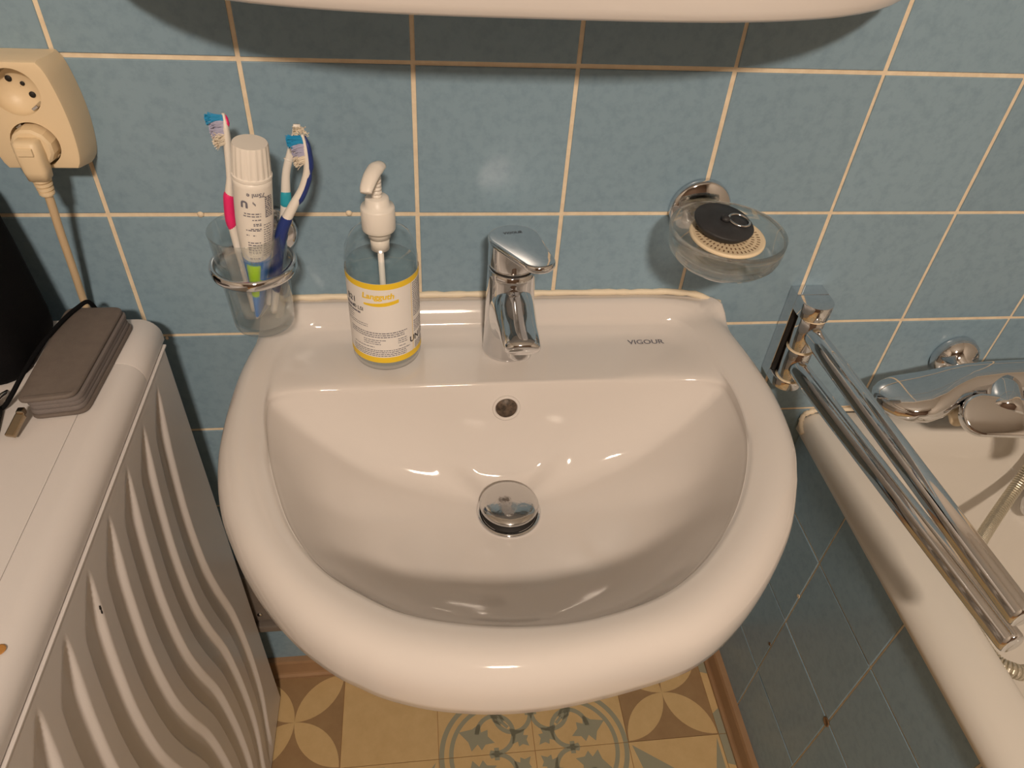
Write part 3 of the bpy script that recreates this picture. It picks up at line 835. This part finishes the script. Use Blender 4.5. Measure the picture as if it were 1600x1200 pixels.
# upside-down print on the tube facing the viewer
def tube_pt(u, l, grow=.00045):
    t = min(1, l / LB)
    a = .0030 + (.0163 - .0030) * sstep(-.08, .72, t) + grow; b = .0163 + (.0205 - .0163) * (1 - sstep(0, .8, t)) + grow
    return tb + ax * l + su * a * math.sin(u) - sv * b * math.cos(u)
def tube_text(s, size, u, l, m, bold=0.0):
    tv, tf = text_geo(s, size, bold)
    me = bpy.data.meshes.new('t'); me.from_pydata([tube_pt(u - v.x / .0163, l - v.y) for v in tv], [], tf)
    child('lettering', me, m, paste)
tube_text('75ml e', .0056, .30, LB - .0105, M_INKGREY, .0001)
tube_text('U', .0085, -.32, LB - .0195, M_INKGREY, .0005)
V = []; F = []
def dash(u0, u1, l, hh=.0005):
    k = 3; b = len(V)
    for i in range(k + 1):
        u = u0 + (u1 - u0) * i / k; V.extend([tube_pt(u, l - hh), tube_pt(u, l + hh)])
    for i in range(k): F.append((b + 2 * i, b + 2 * i + 2, b + 2 * i + 3, b + 2 * i + 1))
def words(u0, u1, l, hh=.0005):
    u = u0
    while u < u1:
        w_ = random.uniform(.06, .2); dash(u, min(u + w_, u1), l, hh); u += w_ + .05
for l, u0, u1 in ((.0285, -.35, .5), (.0310, -.40, .5), (.0345, .05, .5), (.0385, .1, .5), (.0400, .1, .5), (.0435, -.05, .5), (.0450, -.3, .5), (.0500, -.3, -.15), (.0500, .05, .2), (.0575, -.25, .5), (.0600, -.25, .5), (.0625, -.25, .5), (.0650, -.25, .5), (.0675, -.25, .5), (.0735, -.2, .4), (.0775, -.2, .4), (.0795, -.2, .4)):
    words(u0, u1, LB - l)
for k in range(11): words(.75, 1.25, LB - .0135 - .0019 * k, .0006)
for k in range(14): words(.62, 1.1, LB - .040 - .0024 * k, .0004)
for k in range(3): dash(.12 + .05 * k, .16 + .05 * k, LB - .0175 - .001 * k, .0010)
me = bpy.data.meshes.new('fp'); me.from_pydata(V, [], F); child('fine_print', me, M_INKGREY, paste)

# ------------------------------------------------------------------ soap dish
SX, SY, SZ = 0.5990, -0.0790, 0.9165
sh = thing('soap_dish_holder', 'chrome wall bracket carrying the glass soap dish', 'holder', (SX, 0, .915))
child('wall_rosette', lathe_me([(.0330, 0), (.0330, .006), (.0305, .0090), (.016, .0105), (.0003, .0105)], (.597, -.0003, .928), (0, -1, 0), 48), M_CHROME, sh, True)
child('arm', tube_me(catmull([(.597, -.009, .920), (.598, -.020, .908), (SX, -.045, .9005), (SX, -.058, .9000)], 6), .0060, 16), M_CHROME, sh, True)
child('support', lathe_me([(.0003, 0), (.016, .0005), (.024, .003), (.028, .0075), (.0272, .0085), (.022, .0055), (.0003, .0045)], (SX, SY, .8982), (0, 0, 1), 48), M_CHROME, sh, True)
dp = [(.0003, -.0095), (.022, -.0094), (.0262, -.0078), (.036, -.0055), (.0475, .0000), (.0540, .0075), (.0562, .0150), (.0568, .0240), (.0568, .0300), (.0556, .0312), (.0541, .0302), (.0539, .0240), (.0533, .0155), (.0500, .0090), (.0430, .0060), (.0003, .0045)]
dish = link('soap_dish', lathe_me(dp, (0, 0, 0), (0, 0, 1), 72), M_GLASS_THICK, None, True, (SX, SY, SZ)); tag(dish, 'round clear glass soap dish holding a black plug', 'soap dish')
# cream sieve disc with two rings of slots, lying slightly tilted in the dish
sv_c = Vector((SX + .0065, SY + .0130, SZ + .0140)); sn = Vector((.02, -.06, 1)).normalized()
sieve = thing('drain_sieve', 'round cream plastic drain sieve lying under the black plug', 'sieve', tuple(sv_c))
child('disc', lathe_me([(.0003, 0), (.0370, 0), (.0380, .0008), (.0378, .0030), (.0360, .0038), (.0340, .0030), (.0003, .0030)], sv_c, sn, 64), M_SIEVE, sieve, True)
u, v_, d_ = frame_of(sn); V = []; F = []
for rr_, cnt, ln in ((.0308, 44, .0032), (.0250, 36, .0032), (.0190, 28, .003)):
    for k in range(cnt):
        a = 2 * PI * k / cnt; rd = u * math.cos(a) + v_ * math.sin(a); tn = d_.cross(rd)
        c_ = sv_c + d_ * .0032 + rd * rr_; b = len(V)
        V += [c_ - rd * ln / 2 - tn * .0007, c_ + rd * ln / 2 - tn * .0007, c_ + rd * ln / 2 + tn * .0007, c_ - rd * ln / 2 + tn * .0007]; F.append((b, b + 1, b + 2, b + 3))
me = bpy.data.meshes.new('slots'); me.from_pydata(V, [], F); o = child('slots', me, M_HOLE, sieve); o['kind'] = 'stuff'
pn = Vector((.10, -.13, 1)).normalized(); pc = Vector((SX + .0030, SY + .0205, SZ + .0262))
plug = thing('rubber_plug', 'black rubber plug with metal ring in the soap dish', 'plug', tuple(pc))
child('stopper', lathe_me([(.0003, -.0085), (.0235, -.0085), (.0262, -.006), (.0300, -.001), (.0305, .0010), (.0295, .0022), (.012, .0032), (.0003, .0034)], pc, pn, 56), M_RUBBER, plug, True)
u, v_, d_ = frame_of(pn)
rc = pc + Vector((.014, -.003, .0040))
rp = []
for k in range(33):
    a = 2 * PI * k / 32; rp.append(rc + Vector((1, -.35, -.1)).normalized() * .0105 * math.cos(a) + Vector((.2, .9, .25)).normalized() * .0078 * math.sin(a))
child('ring', tube_me(rp, .0013, 10, cap=False), M_CHROME_WORN, plug, True)
child('ring_lug', lathe_me([(.005, 0), (.0045, .003), (.0025, .0046), (.0003, .005)], pc + d_ * .003, pn, 20), M_RUBBER, plug, True)

# ------------------------------------------------------------------ towel rail
rail = thing('towel_rail', 'chrome swivel towel rail with two arms beside the basin', 'towel rail', (.755, 0, .70))
mp_ = [(-.0195, .0192), (-.0195, .030)] + [(x, y + .030) for x, y in [( -.0195 * math.cos(a), .0195 * math.sin(a)) for a in [PI * k / 14 for k in range(1, 14)]]] + [(.0195, .030), (.0195, .0192)]
# hollow body: cap pieces at the top and bottom, a back plate, the pivot between them
XM = .7548
Mt = basis((XM, -.0004, .8055), (1, 0, 0), (0, -1, 0), (0, 0, 1))
o = child('end_cap', prism_me(mp_, .0200, Mt, .0012), M_CHROME, rail); autosmooth(o, 40)
Mt = basis((XM, -.0004, .7000), (1, 0, 0), (0, -1, 0), (0, 0, 1))
o = child('end_cap', prism_me(mp_, .0130, Mt, .0012), M_CHROME, rail); autosmooth(o, 40)
child('back_plate', box_me(XM - .0195, XM + .0195, -.0192, -.0004, .7002, .8255, .0006), M_CHROME, rail)
child('slot', box_me(XM - .0175, XM + .0175, -.0225, -.0193, .7135, .8053), M_DARK, rail)
for z0, z1 in ((.7135, .7580), (.7588, .8050)):
    child('pivot_sleeve', lathe_me([(.0150, 0), (.0158, .001), (.0158, z1 - z0 - .001), (.0150, z1 - z0)], (XM, -.0335, z0), (0, 0, 1), 40), M_CHROME, rail, True)
for z0 in (.7128, .7581, .8048):
    child('washer_ring', lathe_me([(.0156, 0), (.0165, .0002), (.0165, .0010), (.0156, .0012)], (XM, -.0335, z0 - .0002), (0, 0, 1), 40), M_SIEVE, rail, True)
def arm(a, b, r):
    a, b = Vector(a), Vector(b); d = (b - a).normalized()
    Q = [a, a + d * .01, b - d * .004, b - d * .001, b]
    child('arm', tube_me(Q, [r, r, r, r * .93, r * .80], 28, 1.3), M_CHROME, rail, True)
arm((.7555, -.040, .7860), (.7755, -.4160, .7860), .0105)
arm((.7535, -.040, .7350), (.7905, -.4160, .7420), .0105)

# ------------------------------------------------------------------ bathtub
tub = thing('bathtub', 'white enamelled bathtub behind the tiled apron', 'bathtub', (1.2, -.85, 0))
tx0, tx1, ty0, ty1 = .8190, 1.6195, -1.715, -.0012
def rrect(x0, x1, y0, y1, r, n=10):
    p = []
    for cx, cy, a in ((x1 - r, y1 - r, 0), (x0 + r, y1 - r, PI / 2), (x0 + r, y0 + r, PI), (x1 - r, y0 + r, 3 * PI / 2)):
        for k in range(n + 1):
            t = a + PI / 2 * k / n; p.append((cx + r * math.cos(t), cy + r * math.sin(t)))
    return p
ZT = .615
rings = []
def ring(inset, z, r, back=None):
    b = inset if back is None else back
    rings.append([(x, y, z) for x, y in rrect(tx0 + inset, tx1 - b, ty0 + inset, ty1 - max(0.0, b - .024), r)])
for ins, z, r in ((.006, ZT - .033, .004), (.000, ZT - .030, .004), (.0, ZT - .022, .004), (.0030, ZT - .0145, .004), (.0095, ZT - .0080, .004), (.019, ZT - .0032, .004), (.030, ZT - .0006, .006), (.040, ZT, .03), (.050, ZT - .0002, .05), (.058, ZT - .0015, .07), (.064, ZT - .005, .08), (.069, ZT - .013, .085), (.074, ZT - .03, .09), (.085, ZT - .12, .10), (.10, ZT - .25, .11), (.115, ZT - .34, .12), (.135, ZT - .385, .13), (.17, ZT - .40, .13), (.25, ZT - .405, .10)):
    ring(ins, z, r, ins if ins < .03 else min(ins, .03 + (ins - .03) * 1.0))
me = loft_me(rings, cap=False)
bm = bmesh.new(); bm.from_mesh(me)
bm.verts.ensure_lookup_table(); n = len(rings[0]); b = (len(rings) - 1) * n
bm.faces.new([bm.verts[b + k] for k in range(n)])
bmesh.ops.recalc_face_normals(bm, faces=bm.faces); bm.to_mesh(me); bm.free()
child('tub_body', me, M_ENAMEL, tub, True)
child('overflow_knob', lathe_me([(.030, 0), (.032, .006), (.030, .014), (.022, .018), (.0003, .019)], (1.198, -.080, .495), (0, -1, .12), 36), M_CHROME, tub, True)
pts = [(.8192, -.022, .5920), (.8190, -.010, .5990), (.8225, -.003, .6090), (.832, -.002, .6150), (.85, -.0015, .6170), (.93, -.0015, .6165)]
pts = catmull(pts, 6)
tag(link('sealant_joint', tube_me(pts, [.0034 + random.uniform(-.0008, .0008) for _ in pts], 10), M_SILICONE, None, True), 'lumpy cream sealant at the corner of the bathtub and wall', 'sealant')

# bath mixer
mix = thing('bath_mixer', 'chrome bath mixer on the wall above the bathtub', 'tap', (1.071, 0, .70))
for x in (.997, 1.145):
    child('rosette', lathe_me([(.0300, 0), (.0310, .004), (.0290, .014), (.022, .022), (.013, .026), (.013, .05)], (x, -.0003, .712), (0, -1, 0), 40), M_CHROME, mix, True)
secs = [(.8560, -.068, .7035, .006, .004), (.8610, -.070, .7035, .018, .009), (.8700, -.073, .7045, .028, .0135), (.8850, -.076, .7065, .0355, .0170), (.9050, -.078, .7095, .0370, .0195), (.9250, -.076, .7125, .0340, .0215), (.9450, -.071, .7155, .0290, .0235), (.9700, -.066, .7180, .0250, .0250), (1.0100, -.064, .7190, .0240, .0255), (1.071, -.064, .7190, .0250, .0265)]
secs += [(2 * 1.071 - x, y, z, a, b) for x, y, z, a, b in secs[::-1][1:]]
rings = []
for x, y, z, a, b in secs:
    rings.append([(x, y + a * math.copysign(abs(math.cos(2 * PI * k / 36)) ** (2 / 2.4), math.cos(2 * PI * k / 36)), z + b * math.copysign(abs(math.sin(2 * PI * k / 36)) ** (2 / 2.4), math.sin(2 * PI * k / 36))) for k in range(36)])
child('body', loft_me(rings), M_CHROME, mix, True)
child('diverter_knob', lathe_me([(.009, 0), (.0095, .003), (.0095, .022), (.008, .025), (.0003, .0255)], (.960, -.082, .696), (-.25, -.9, -.2), 28), M_SIEVE, mix, True)
# control: short barrel towards the viewer with a sliced face, lever plate on it
bar = [(0, .0240), (.012, .0245), (.030, .0240), (.046, .0225), (.050, .0200)]
child('cartridge_barrel', lathe_me([(r, h_) for h_, r in bar] + [(.0003, .0505)], (1.012, -.076, .718), (-.42, -.85, -.05), 40), M_CHROME, mix, True)
lvp = stadium(.026, .021, .085)
ex2 = Vector((.94, -.28, .12)).normalized(); ez2 = Vector((-.20, -.62, .75)).normalized(); ey2 = ez2.cross(ex2).normalized(); ex2 = ey2.cross(ez2)
o = child('lever', prism_me(lvp, .016, basis((.968, -.112, .708), ex2, ey2, ez2), .004, 3), M_CHROME, mix); autosmooth(o, 50)
child('spout', tube_me(catmull([(1.071, -.070, .712), (1.071, -.10, .695), (1.071, -.14, .682), (1.071, -.165, .672)], 6), .017, 24, 1.2), M_CHROME, mix, True)

# shower hose
hp = catmull([(1.150, -.066, .6928), (1.152, -.070, .64), (1.140, -.081, .552), (1.072, -.134, .525), (1.000, -.192, .540), (.955, -.240, .5500), (.930, -.285, .552), (.9200, -.320, .5540), (.9240, -.345, .5550), (.9440, -.3565, .5520), (.980, -.352, .530), (1.05, -.36, .45), (1.12, -.42, .32), (1.2, -.5, .235), (1.3, -.6, .224)], 40)
# even spacing and ribs
L = [0]
for a, b in zip(hp, hp[1:]): L.append(L[-1] + (b - a).length)
N = int(L[-1] / .00085); Q = []; rr = []; j = 0
for i in range(N):
    s = L[-1] * i / (N - 1)
    while j < len(L) - 2 and L[j + 1] < s: j += 1
    f = (s - L[j]) / max(1e-9, L[j + 1] - L[j]); Q.append(hp[j].lerp(hp[j + 1], f))
    rr.append((.0086, .0089, .0089, .0086, .0064)[i % 5])
tag(link('shower_hose', tube_me(Q, rr, 12), M_HOSE, None, False), 'ribbed metal shower hose hanging into the bathtub', 'hose')

# ------------------------------------------------------------------ ceramic shelf above
shp = []
for k in range(41):
    t = k / 40; x = .052 + t * .680; u_ = (x - .392) / .340
    y = -.142 * (1 - abs(u_) ** 3.2) ** .62 if abs(u_) < 1 else 0
    shp.append((x, min(y, -.0015)))
shelf = thing('ceramic_shelf', 'white ceramic shelf on the wall above the washbasin', 'shelf', (.3775, 0, 1.147))
rings = []
for s, z in ((.93, 1.1475), (.975, 1.1475), (.993, 1.1500), (1.0, 1.1560), (1.0, 1.1680), (.995, 1.1750), (.98, 1.1790), (.96, 1.1790), (.945, 1.1750), (.90, 1.1700)):
    front = [(.392 + (x - .392) * (1 - (1 - s) * .4), y * s, z) for x, y in shp]
    rings.append(front + [(front[-1][0], -.0006, z), (front[0][0], -.0006, z)])
o = child('slab', loft_me(rings), M_CERAMIC, shelf, True)

# ------------------------------------------------------------------ socket with plug
OXC = -.0215
sock = thing('wall_socket', 'beige double wall socket on the blue tiles', 'socket', (OXC, 0, 1.03))
def barrel(z, w0, w1): return 0
zs = [.9800 + .0930 * k / 16 for k in range(17)]
def halfw(z, front):
    t = (z - .9800) / .0930
    base = .0270 + .0085 * math.sin(PI * min(1, .14 + t * .80)) ** .9
    return base - (.0012 if front else 0)
def outline(front, ins=0.0):
    z0 = .9875 if front else .9800; z1 = 1.0775 if front else 1.0750
    if front: pass
    ptsR = []; nn = 20
    for k in range(nn + 1):
        z = z0 + ins + (z1 - z0 - 2 * ins) * k / nn
        hw = halfw(z, front) - ins
        e = min(k, nn - k)
        hw -= (.0028, .0009, .0002)[e] if e < 3 else 0
        ptsR.append((hw, z))
    return [(OXC + a, z) for a, z in ptsR] + [(OXC - a, z) for a, z in ptsR[::-1]]
def ring_at(front, y, ins=0.0): return [(x, y, z) for x, z in outline(front, ins)]
rings = [ring_at(False, -.0004), ring_at(False, -.010), ring_at(True, -.0365, -.0004), ring_at(True, -.0395, .0006), ring_at(True, -.0402, .0022)]
body = loft_me(rings, cap=False)
# front face with two round openings
bm = bmesh.new(); bm.from_mesh(body); bm.verts.ensure_lookup_table()
n = len(rings[0]); last = [bm.verts[4 * n + k] for k in range(n)]
S1 = (OXC, 1.0535); S2 = (OXC + .001, 1.0095); RS = .0193
holes = []
for cx, cz in (S1, S2):
    vv = [bm.verts.new((cx + RS * math.cos(2 * PI * k / 40), -.0402, cz + RS * math.sin(2 * PI * k / 40))) for k in range(40)]
    holes.append(vv)
edges = []
for loop in [last] + holes:
    for k in range(len(loop)):
        e = bm.edges.get((loop[k], loop[(k + 1) % len(loop)])) or bm.edges.new((loop[k], loop[(k + 1) % len(loop)])); edges.append(e)
bmesh.ops.triangle_fill(bm, use_beauty=True, use_dissolve=False, edges=edges)
bmesh.ops.recalc_face_normals(bm, faces=bm.faces); bm.to_mesh(body); bm.free()
o = child('housing', body, M_BEIGE, sock); autosmooth(o, 35)
for (cx, cz) in (S1, S2):
    me = lathe_me([(RS, 0), (RS, -.002), (RS * .97, -.013), (.0003, -.0135)], (cx, -.0402, cz), (0, -1, 0), 40, cap=False)
    w_ = child('socket_well', me, M_BEIGE, sock, True)
    ca_, sa_ = math.cos(-.75), math.sin(-.75)
    for dx, dz, r in ((-.0095, .0, .0026), (.0095, .0, .0026), (.0, .0035, .0018)):
        dx, dz = dx * ca_ - dz * sa_, dx * sa_ + dz * ca_
        link('contact_hole', lathe_me([(r, 0), (r, .0006), (.0002, .0007)], (cx + dx, -.0270, cz + dz), (0, -1, 0), 16), M_DARK, w_, True)
    for sg in (-1, 1):
        me = box_me(-.003, .003, -.0095, 0, -.0012, .0012, .0004)
        me.transform(Matrix.Translation((cx, -.0275, cz)) @ Matrix.Rotation(-.6, 4, 'Y') @ Matrix.Translation((0, 0, sg * .0170)))
        link('earth_clip', me, M_CHROME_WORN, w_)
plugt = thing('mains_plug', 'beige angled mains plug with cable in the wall socket', 'plug', (S2[0], -.03, .98))
hexr = []
for y, r in ((-.0274, .0165), (-.040, .0172), (-.048, .0165), (-.0500, .0145)):
    hexr.append([(S2[0] + r * math.cos(2 * PI * (k + .5) / 12), y, S2[1] + r * math.sin(2 * PI * (k + .5) / 12)) for k in range(12)])
o = child('plug_disc', loft_me(hexr), M_BEIGE, plugt); autosmooth(o, 25)
px, py, pz = S2[0], -.054, S2[1]
rings = []
for z, a, b, yy in ((.0105, .0075, .0055, 0), (.0085, .0098, .0080, 0), (-.004, .0105, .0085, 0), (-.016, .0098, .0085, .0008), (-.024, .0088, .0082, .0012)):
    rings.append([(px + a * math.copysign(abs(math.cos(t)) ** .55, math.cos(t)), py + yy + b * math.copysign(abs(math.sin(t)) ** .55, math.sin(t)), pz + z) for t in [2 * PI * k / 24 for k in range(24)]])
child('plug_body', loft_me(rings), M_BEIGE, plugt, True)
child('plug_ridge', box_me(px - .0062, px + .0062, py - .0098, py - .0070, pz - .0005, pz + .0062, .0008), M_BEIGE, plugt)
rib = []
for k in range(4):
    z0 = -.024 - .0040 * k
    rib += [(.0076 - .0004 * k, z0), (.0076 - .0004 * k, z0 - .0026), (.0056, z0 - .0027), (.0056, z0 - .0039)]
o = child('strain_relief', lathe_me([(r, -h_) for r, h_ in rib], (px, py + .0014, pz), (0, 0, -1), 24), M_BEIGE, plugt); autosmooth(o, 40)
cab = catmull([(px, py + .0014, pz - .038), (px - .001, -.0505, .962), (px - .0075, -.0420, .926), (px - .0150, -.0310, .878), (px - .0225, -.0205, .829), (px - .0235, -.0185, .79), (px - .0235, -.018, .60)], 10)
child('cable', tube_me(cab, .0036, 14), M_CABLE, plugt, True)

# ------------------------------------------------------------------ washing machine
wm = thing('washing_machine', 'white washing machine with grooved side panel left of the basin', 'washing machine', (-.265, -.33, 0))
XW, YB, YFR = .0350, -.0500, -.6450
PATH = [(.00, -.040), (.06, -.031), (.14, -.008), (.22, .000), (.30, .000), (.38, -.006), (.46, -.022), (.53, -.031), (.62, -.029), (.70, -.016), (.74, -.006), (.78, .004)]
def groove(y, z):
    if z > .786: return 0.0
    d = 0.0
    off = smooth_interp_path(z)
    for k in range(10):
        yk = -.1035 - .0545 * k
        u = y - (yk + off)            # 0 at the lit edge, negative towards the front
        ztop = .786
        wd = .0300
        if -wd - .004 < u < .004:
            ztu = ztop - .034 * max(0.0, -u / wd) ** 1.1       # slanted upper end
            lit_ = max(0.0, min(1.0, (.001 - u) / .0072)); drk = max(0.0, min(1.0, (u + wd + .002) / .0040))
            prof = lit_ * drk
            d = max(d, prof * max(0.0, min(1.0, (ztu - z) / .016)))
    return d * .0058 * sstep(.012, .06, z)
def smooth_interp_path(z):
    if z <= PATH[0][0]: return PATH[0][1]
    for i in range(len(PATH) - 1):
        if z <= PATH[i + 1][0]:
            x0, y0 = PATH[i]; x1, y1 = PATH[i + 1]
            p0 = PATH[max(i - 1, 0)]; p3 = PATH[min(i + 2, len(PATH) - 1)]
            t = (z - x0) / (x1 - x0)
            m0 = (y1 - p0[1]) / (x1 - p0[0]) * (x1 - x0); m1 = (p3[1] - y0) / (p3[0] - x0) * (x1 - x0)
            return (2*t**3-3*t*t+1)*y0 + (t**3-2*t*t+t)*m0 + (-2*t**3+3*t*t)*y1 + (t**3-t*t)*m1
    return PATH[-1][1]
ny, nz = 520, 200; ZP0, ZP1 = .010, .7965
vs = []; fs = []
for i in range(nz + 1):
    z = ZP0 + (ZP1 - ZP0) * i / nz
    for j in range(ny + 1):
        y = YB + (YFR - YB) * j / ny
        e = min(1, (YB - y) / .006) if y > -.06 else 1
        vs.append((XW - groove(y, z) - (1 - e) * .003, y, z))
for i in range(nz):
    for j in range(ny):
        a = i * (ny + 1) + j; fs.append((a, a + ny + 1, a + ny + 2, a + 1))
me = bpy.data.meshes.new('panel'); me.from_pydata(vs, [], fs)
child('side_panel', me, M_WASH, wm, True)
child('cabinet', box_me(-.560, XW - .0075, YFR, YB, .010, .7960, .004), M_WASH, wm)
for x in (-.52, -.02):
    for y in (-.60, -.10):
        child('foot', lathe_me([(.02, 0), (.02, .012)], (x, y, 0), (0, 0, 1), 20), M_DARK, wm)
# worktop: rounded edge strip, back strip and inset lid
def top_prof(x_in, x_out, z0, z1, r, n=8):
    p = [(x_in, z0), (x_out - .002, z0), (x_out, z0 + .002), (x_out, z1 - r)]
    for k in range(1, n + 1):
        a = PI / 2 * k / n; p.append((x_out - r + r * math.cos(a), z1 - r + r * math.sin(a)))
    return p + [(x_in, z1)]
pr2 = top_prof(-.0008, .0335, .7985, .8265, .020)
o = child('top_edge', prism_me(pr2, abs(YFR + .010 - -.1145), basis((0, -.1145, 0), (1, 0, 0), (0, 0, 1), (0, -1, 0))), M_WASH, wm); autosmooth(o, 30)
pr3 = top_prof(-.575, .0335, .7985, .8268, .020)
o = child('top_back', prism_me(pr3, .0700, basis((0, -.0440, 0), (1, 0, 0), (0, 0, 1), (0, -1, 0)), .0012), M_WASH, wm); autosmooth(o, 30)
child('panel_flange', box_me(.0200, .0356, YFR, YB, .7958, .7978, .0006), M_WASH, wm)
child('lid', box_me(-.575, -.0016, YFR + .005, -.1146, .7985, .8262, .0012), M_WASH, wm)
child('rust_mark', lathe_me([(.0042, 0), (.0034, .0004), (.0003, .0005)], (.0185, -.405, .8263), (0, 0, 1), 16), M_RUST, wm)
chip = [(0, .006), (.0018, .004), (.0012, .001), (.003, -.001), (.002, -.005), (-.0005, -.006), (-.002, -.002), (-.0008, .001), (-.0015, .003)]
child('paint_chip', prism_me(chip, .0006, basis((XW - .0008, -.3260, .742), (0, 1, 0), (0, 0, 1), (1, 0, 0))), M_DARK, wm)
child('control_front', box_me(-.560, .035, YFR - .012, YFR - .0005, .64, .795, .006), M_WASH, wm)

# ------------------------------------------------------------------ things on the washing machine
ZW = .8268
wal = thing('zip_wallet', 'taupe leather zip wallet lying on the washing machine', 'wallet', (-.015, -.12, ZW))
cw = [(-.0430, -.0560), (.0105, -.0560), (.0040, -.1840), (-.0415, -.1900)]
def roundpoly(pts, r, n=6):
    out = []; m = len(pts)
    for i in range(m):
        p = Vector((*pts[i], 0)); a = Vector((*pts[i - 1], 0)); b = Vector((*pts[(i + 1) % m], 0))
        d1 = (a - p).normalized(); d2 = (b - p).normalized()
        p1 = p + d1 * r; p2 = p + d2 * r
        for k in range(n + 1):
            t = k / n; q = p1 * (1 - t) ** 2 + p * 2 * t * (1 - t) + p2 * t * t; out.append((q.x, q.y))
    return out
def scaled(pts, s):
    cx = sum(p[0] for p in pts) / len(pts); cy = sum(p[1] for p in pts) / len(pts)
    return [(cx + (x - cx) * s, cy + (y - cy) * (1 - (1 - s) * .5)) for x, y in pts]
rp = roundpoly(cw, .010)
def shift(pts, dx, dy): return [(x + dx, y + dy) for x, y in pts]
o = child('cover', prism_me(shift(rp, .004, .001), .0045, Matrix.Translation((0, 0, ZW + .0001)), .0018), M_WALLET, wal); autosmooth(o, 40)
for k in range(3):
    o = child('zip_tape', prism_me(scaled(shift(rp, .003, .001), .965 - .02 * (k == 1)), .0048, Matrix.Translation((0, 0, ZW + .0046 + .0050 * k)), .0010), M_WALLET2, wal); autosmooth(o, 40)
top = child('cover', prism_me(rp, .0048, Matrix.Translation((0, 0, ZW + .0196)), .0020, 3), M_WALLET, wal); autosmooth(top, 40)
# stitching along the near edge
V = []; F = []
for k in range(30):
    t = k / 29; x = -.036 + t * .036; y = -.1845 + t * .0045; b = len(V)
    V += [(x, y, ZW + .02455), (x + .0008, y + .0001, ZW + .02455), (x + .0008, y + .0005, ZW + .02455), (x, y + .0004, ZW + .02455)]; F.append((b, b + 1, b + 2, b + 3))
me = bpy.data.meshes.new('st'); me.from_pydata(V, [], F); o = link('stitching', me, M_DARK, top); o['kind'] = 'stuff'
child('zip_slider', box_me(-.0425, -.0365, -.1945, -.1880, ZW + .0100, ZW + .0160, .0012), M_BRASS, wal)
me = box_me(-.0042, .0042, -.021, 0, -.0020, .0020, .001)
o = child('zip_pull', me, M_BRASS, wal)
me.transform(Matrix.Translation((-.0390, -.1935, ZW + .0122)) @ Matrix.Rotation(-.22, 4, 'Z') @ Matrix.Rotation(.33, 4, 'X'))
strap = catmull([(-.0215, -.0445, ZW + .012), (-.0240, -.0500, ZW + .0262), (-.0300, -.0600, ZW + .0270), (-.0369, -.0792, ZW + .0268), (-.0440, -.1150, ZW + .0264), (-.0490, -.1500, ZW + .0220), (-.0560, -.1700, ZW + .0120), (-.0640, -.1760, ZW + .0040), (-.0760, -.1790, ZW + .0028)], 8)
child('wrist_strap', tube_me(strap, .0021, 12), M_BLACK, wal, True)

bag = thing('black_bag', 'black bag with grey edging at the left end of the washing machine', 'bag', (-.16, -.10, ZW))
rings = []
for t, g in ((0, .94), (.03, .985), (.12, 1.0), (.5, 1.0), (.75, .985), (.90, .93), (.97, .85), (1, .74)):
    z = ZW + .0003 + .185 * t
    lean = -.022 * t
    pl = roundpoly([(-.285, -.042), (-.0560, -.042), (-.0560, -.145), (-.285, -.150)], .028, 6)
    cx, cy = -.17, -.095
    rings.append([(cx + (x - cx) * g + lean, cy + (y - cy) * g + .022 * t, z) for x, y in pl])
rings = [[(x, min(y, -.0035), z) for x, y, z in r] for r in rings]
child('bag_body', loft_me(rings), M_BLACK, bag, True)
pip = [(-.0660 - .013 * (t / 9), -.1390 + .024 * (t / 9), ZW + .070 + .012 * t) for t in range(10)]
child('edging', tube_me(pip, lerpseq([.003, .006, .006, .003], 10), 12), M_BAGGREY, bag, True)
pc_ = thing('key_pouch', 'small black pouch with a silver tab in front of the black bag', 'pouch', (-.085, -.20, ZW))
rings = []
for t, g in ((0, .9), (.2, 1), (.7, 1), (.92, .93), (1, .8)):
    pl = roundpoly([(-.150, -.178), (-.0640, -.172), (-.0545, -.214), (-.150, -.240)], .010, 5)
    rings.append([(-.1 + (x + .1) * g, -.2 + (y + .2) * g, ZW + .0002 + .014 * t) for x, y in pl])
child('pouch_body', loft_me(rings), M_BLACK, pc_, True)
child('silver_tab', tube_me([(-.0690, -.1760, ZW + .0110), (-.0655, -.1640, ZW + .0090), (-.0640, -.1590, ZW + .0075)], .0024, 12), M_CHROME_WORN, pc_, True)

# ------------------------------------------------------------------ pipe cover under the basin
pcv = thing('pipe_cover', 'dark grey pipe cover on the wall under the basin', 'pipe cover', (.12, 0, .2))
child('casing', box_me(-.03, .26, -.034, -.0003, .222, .345, .006, 3), M_PIPE, pcv)
child('lower_lip', box_me(-.032, .262, -.044, -.0003, .206, .2215, .003), M_PIPE, pcv)
child('screw', lathe_me([(.004, 0), (.0036, .0016), (.0003, .0022)], (.036, -.0341, .244), (0, -1, 0), 16), M_CHROME_WORN, pcv, True)
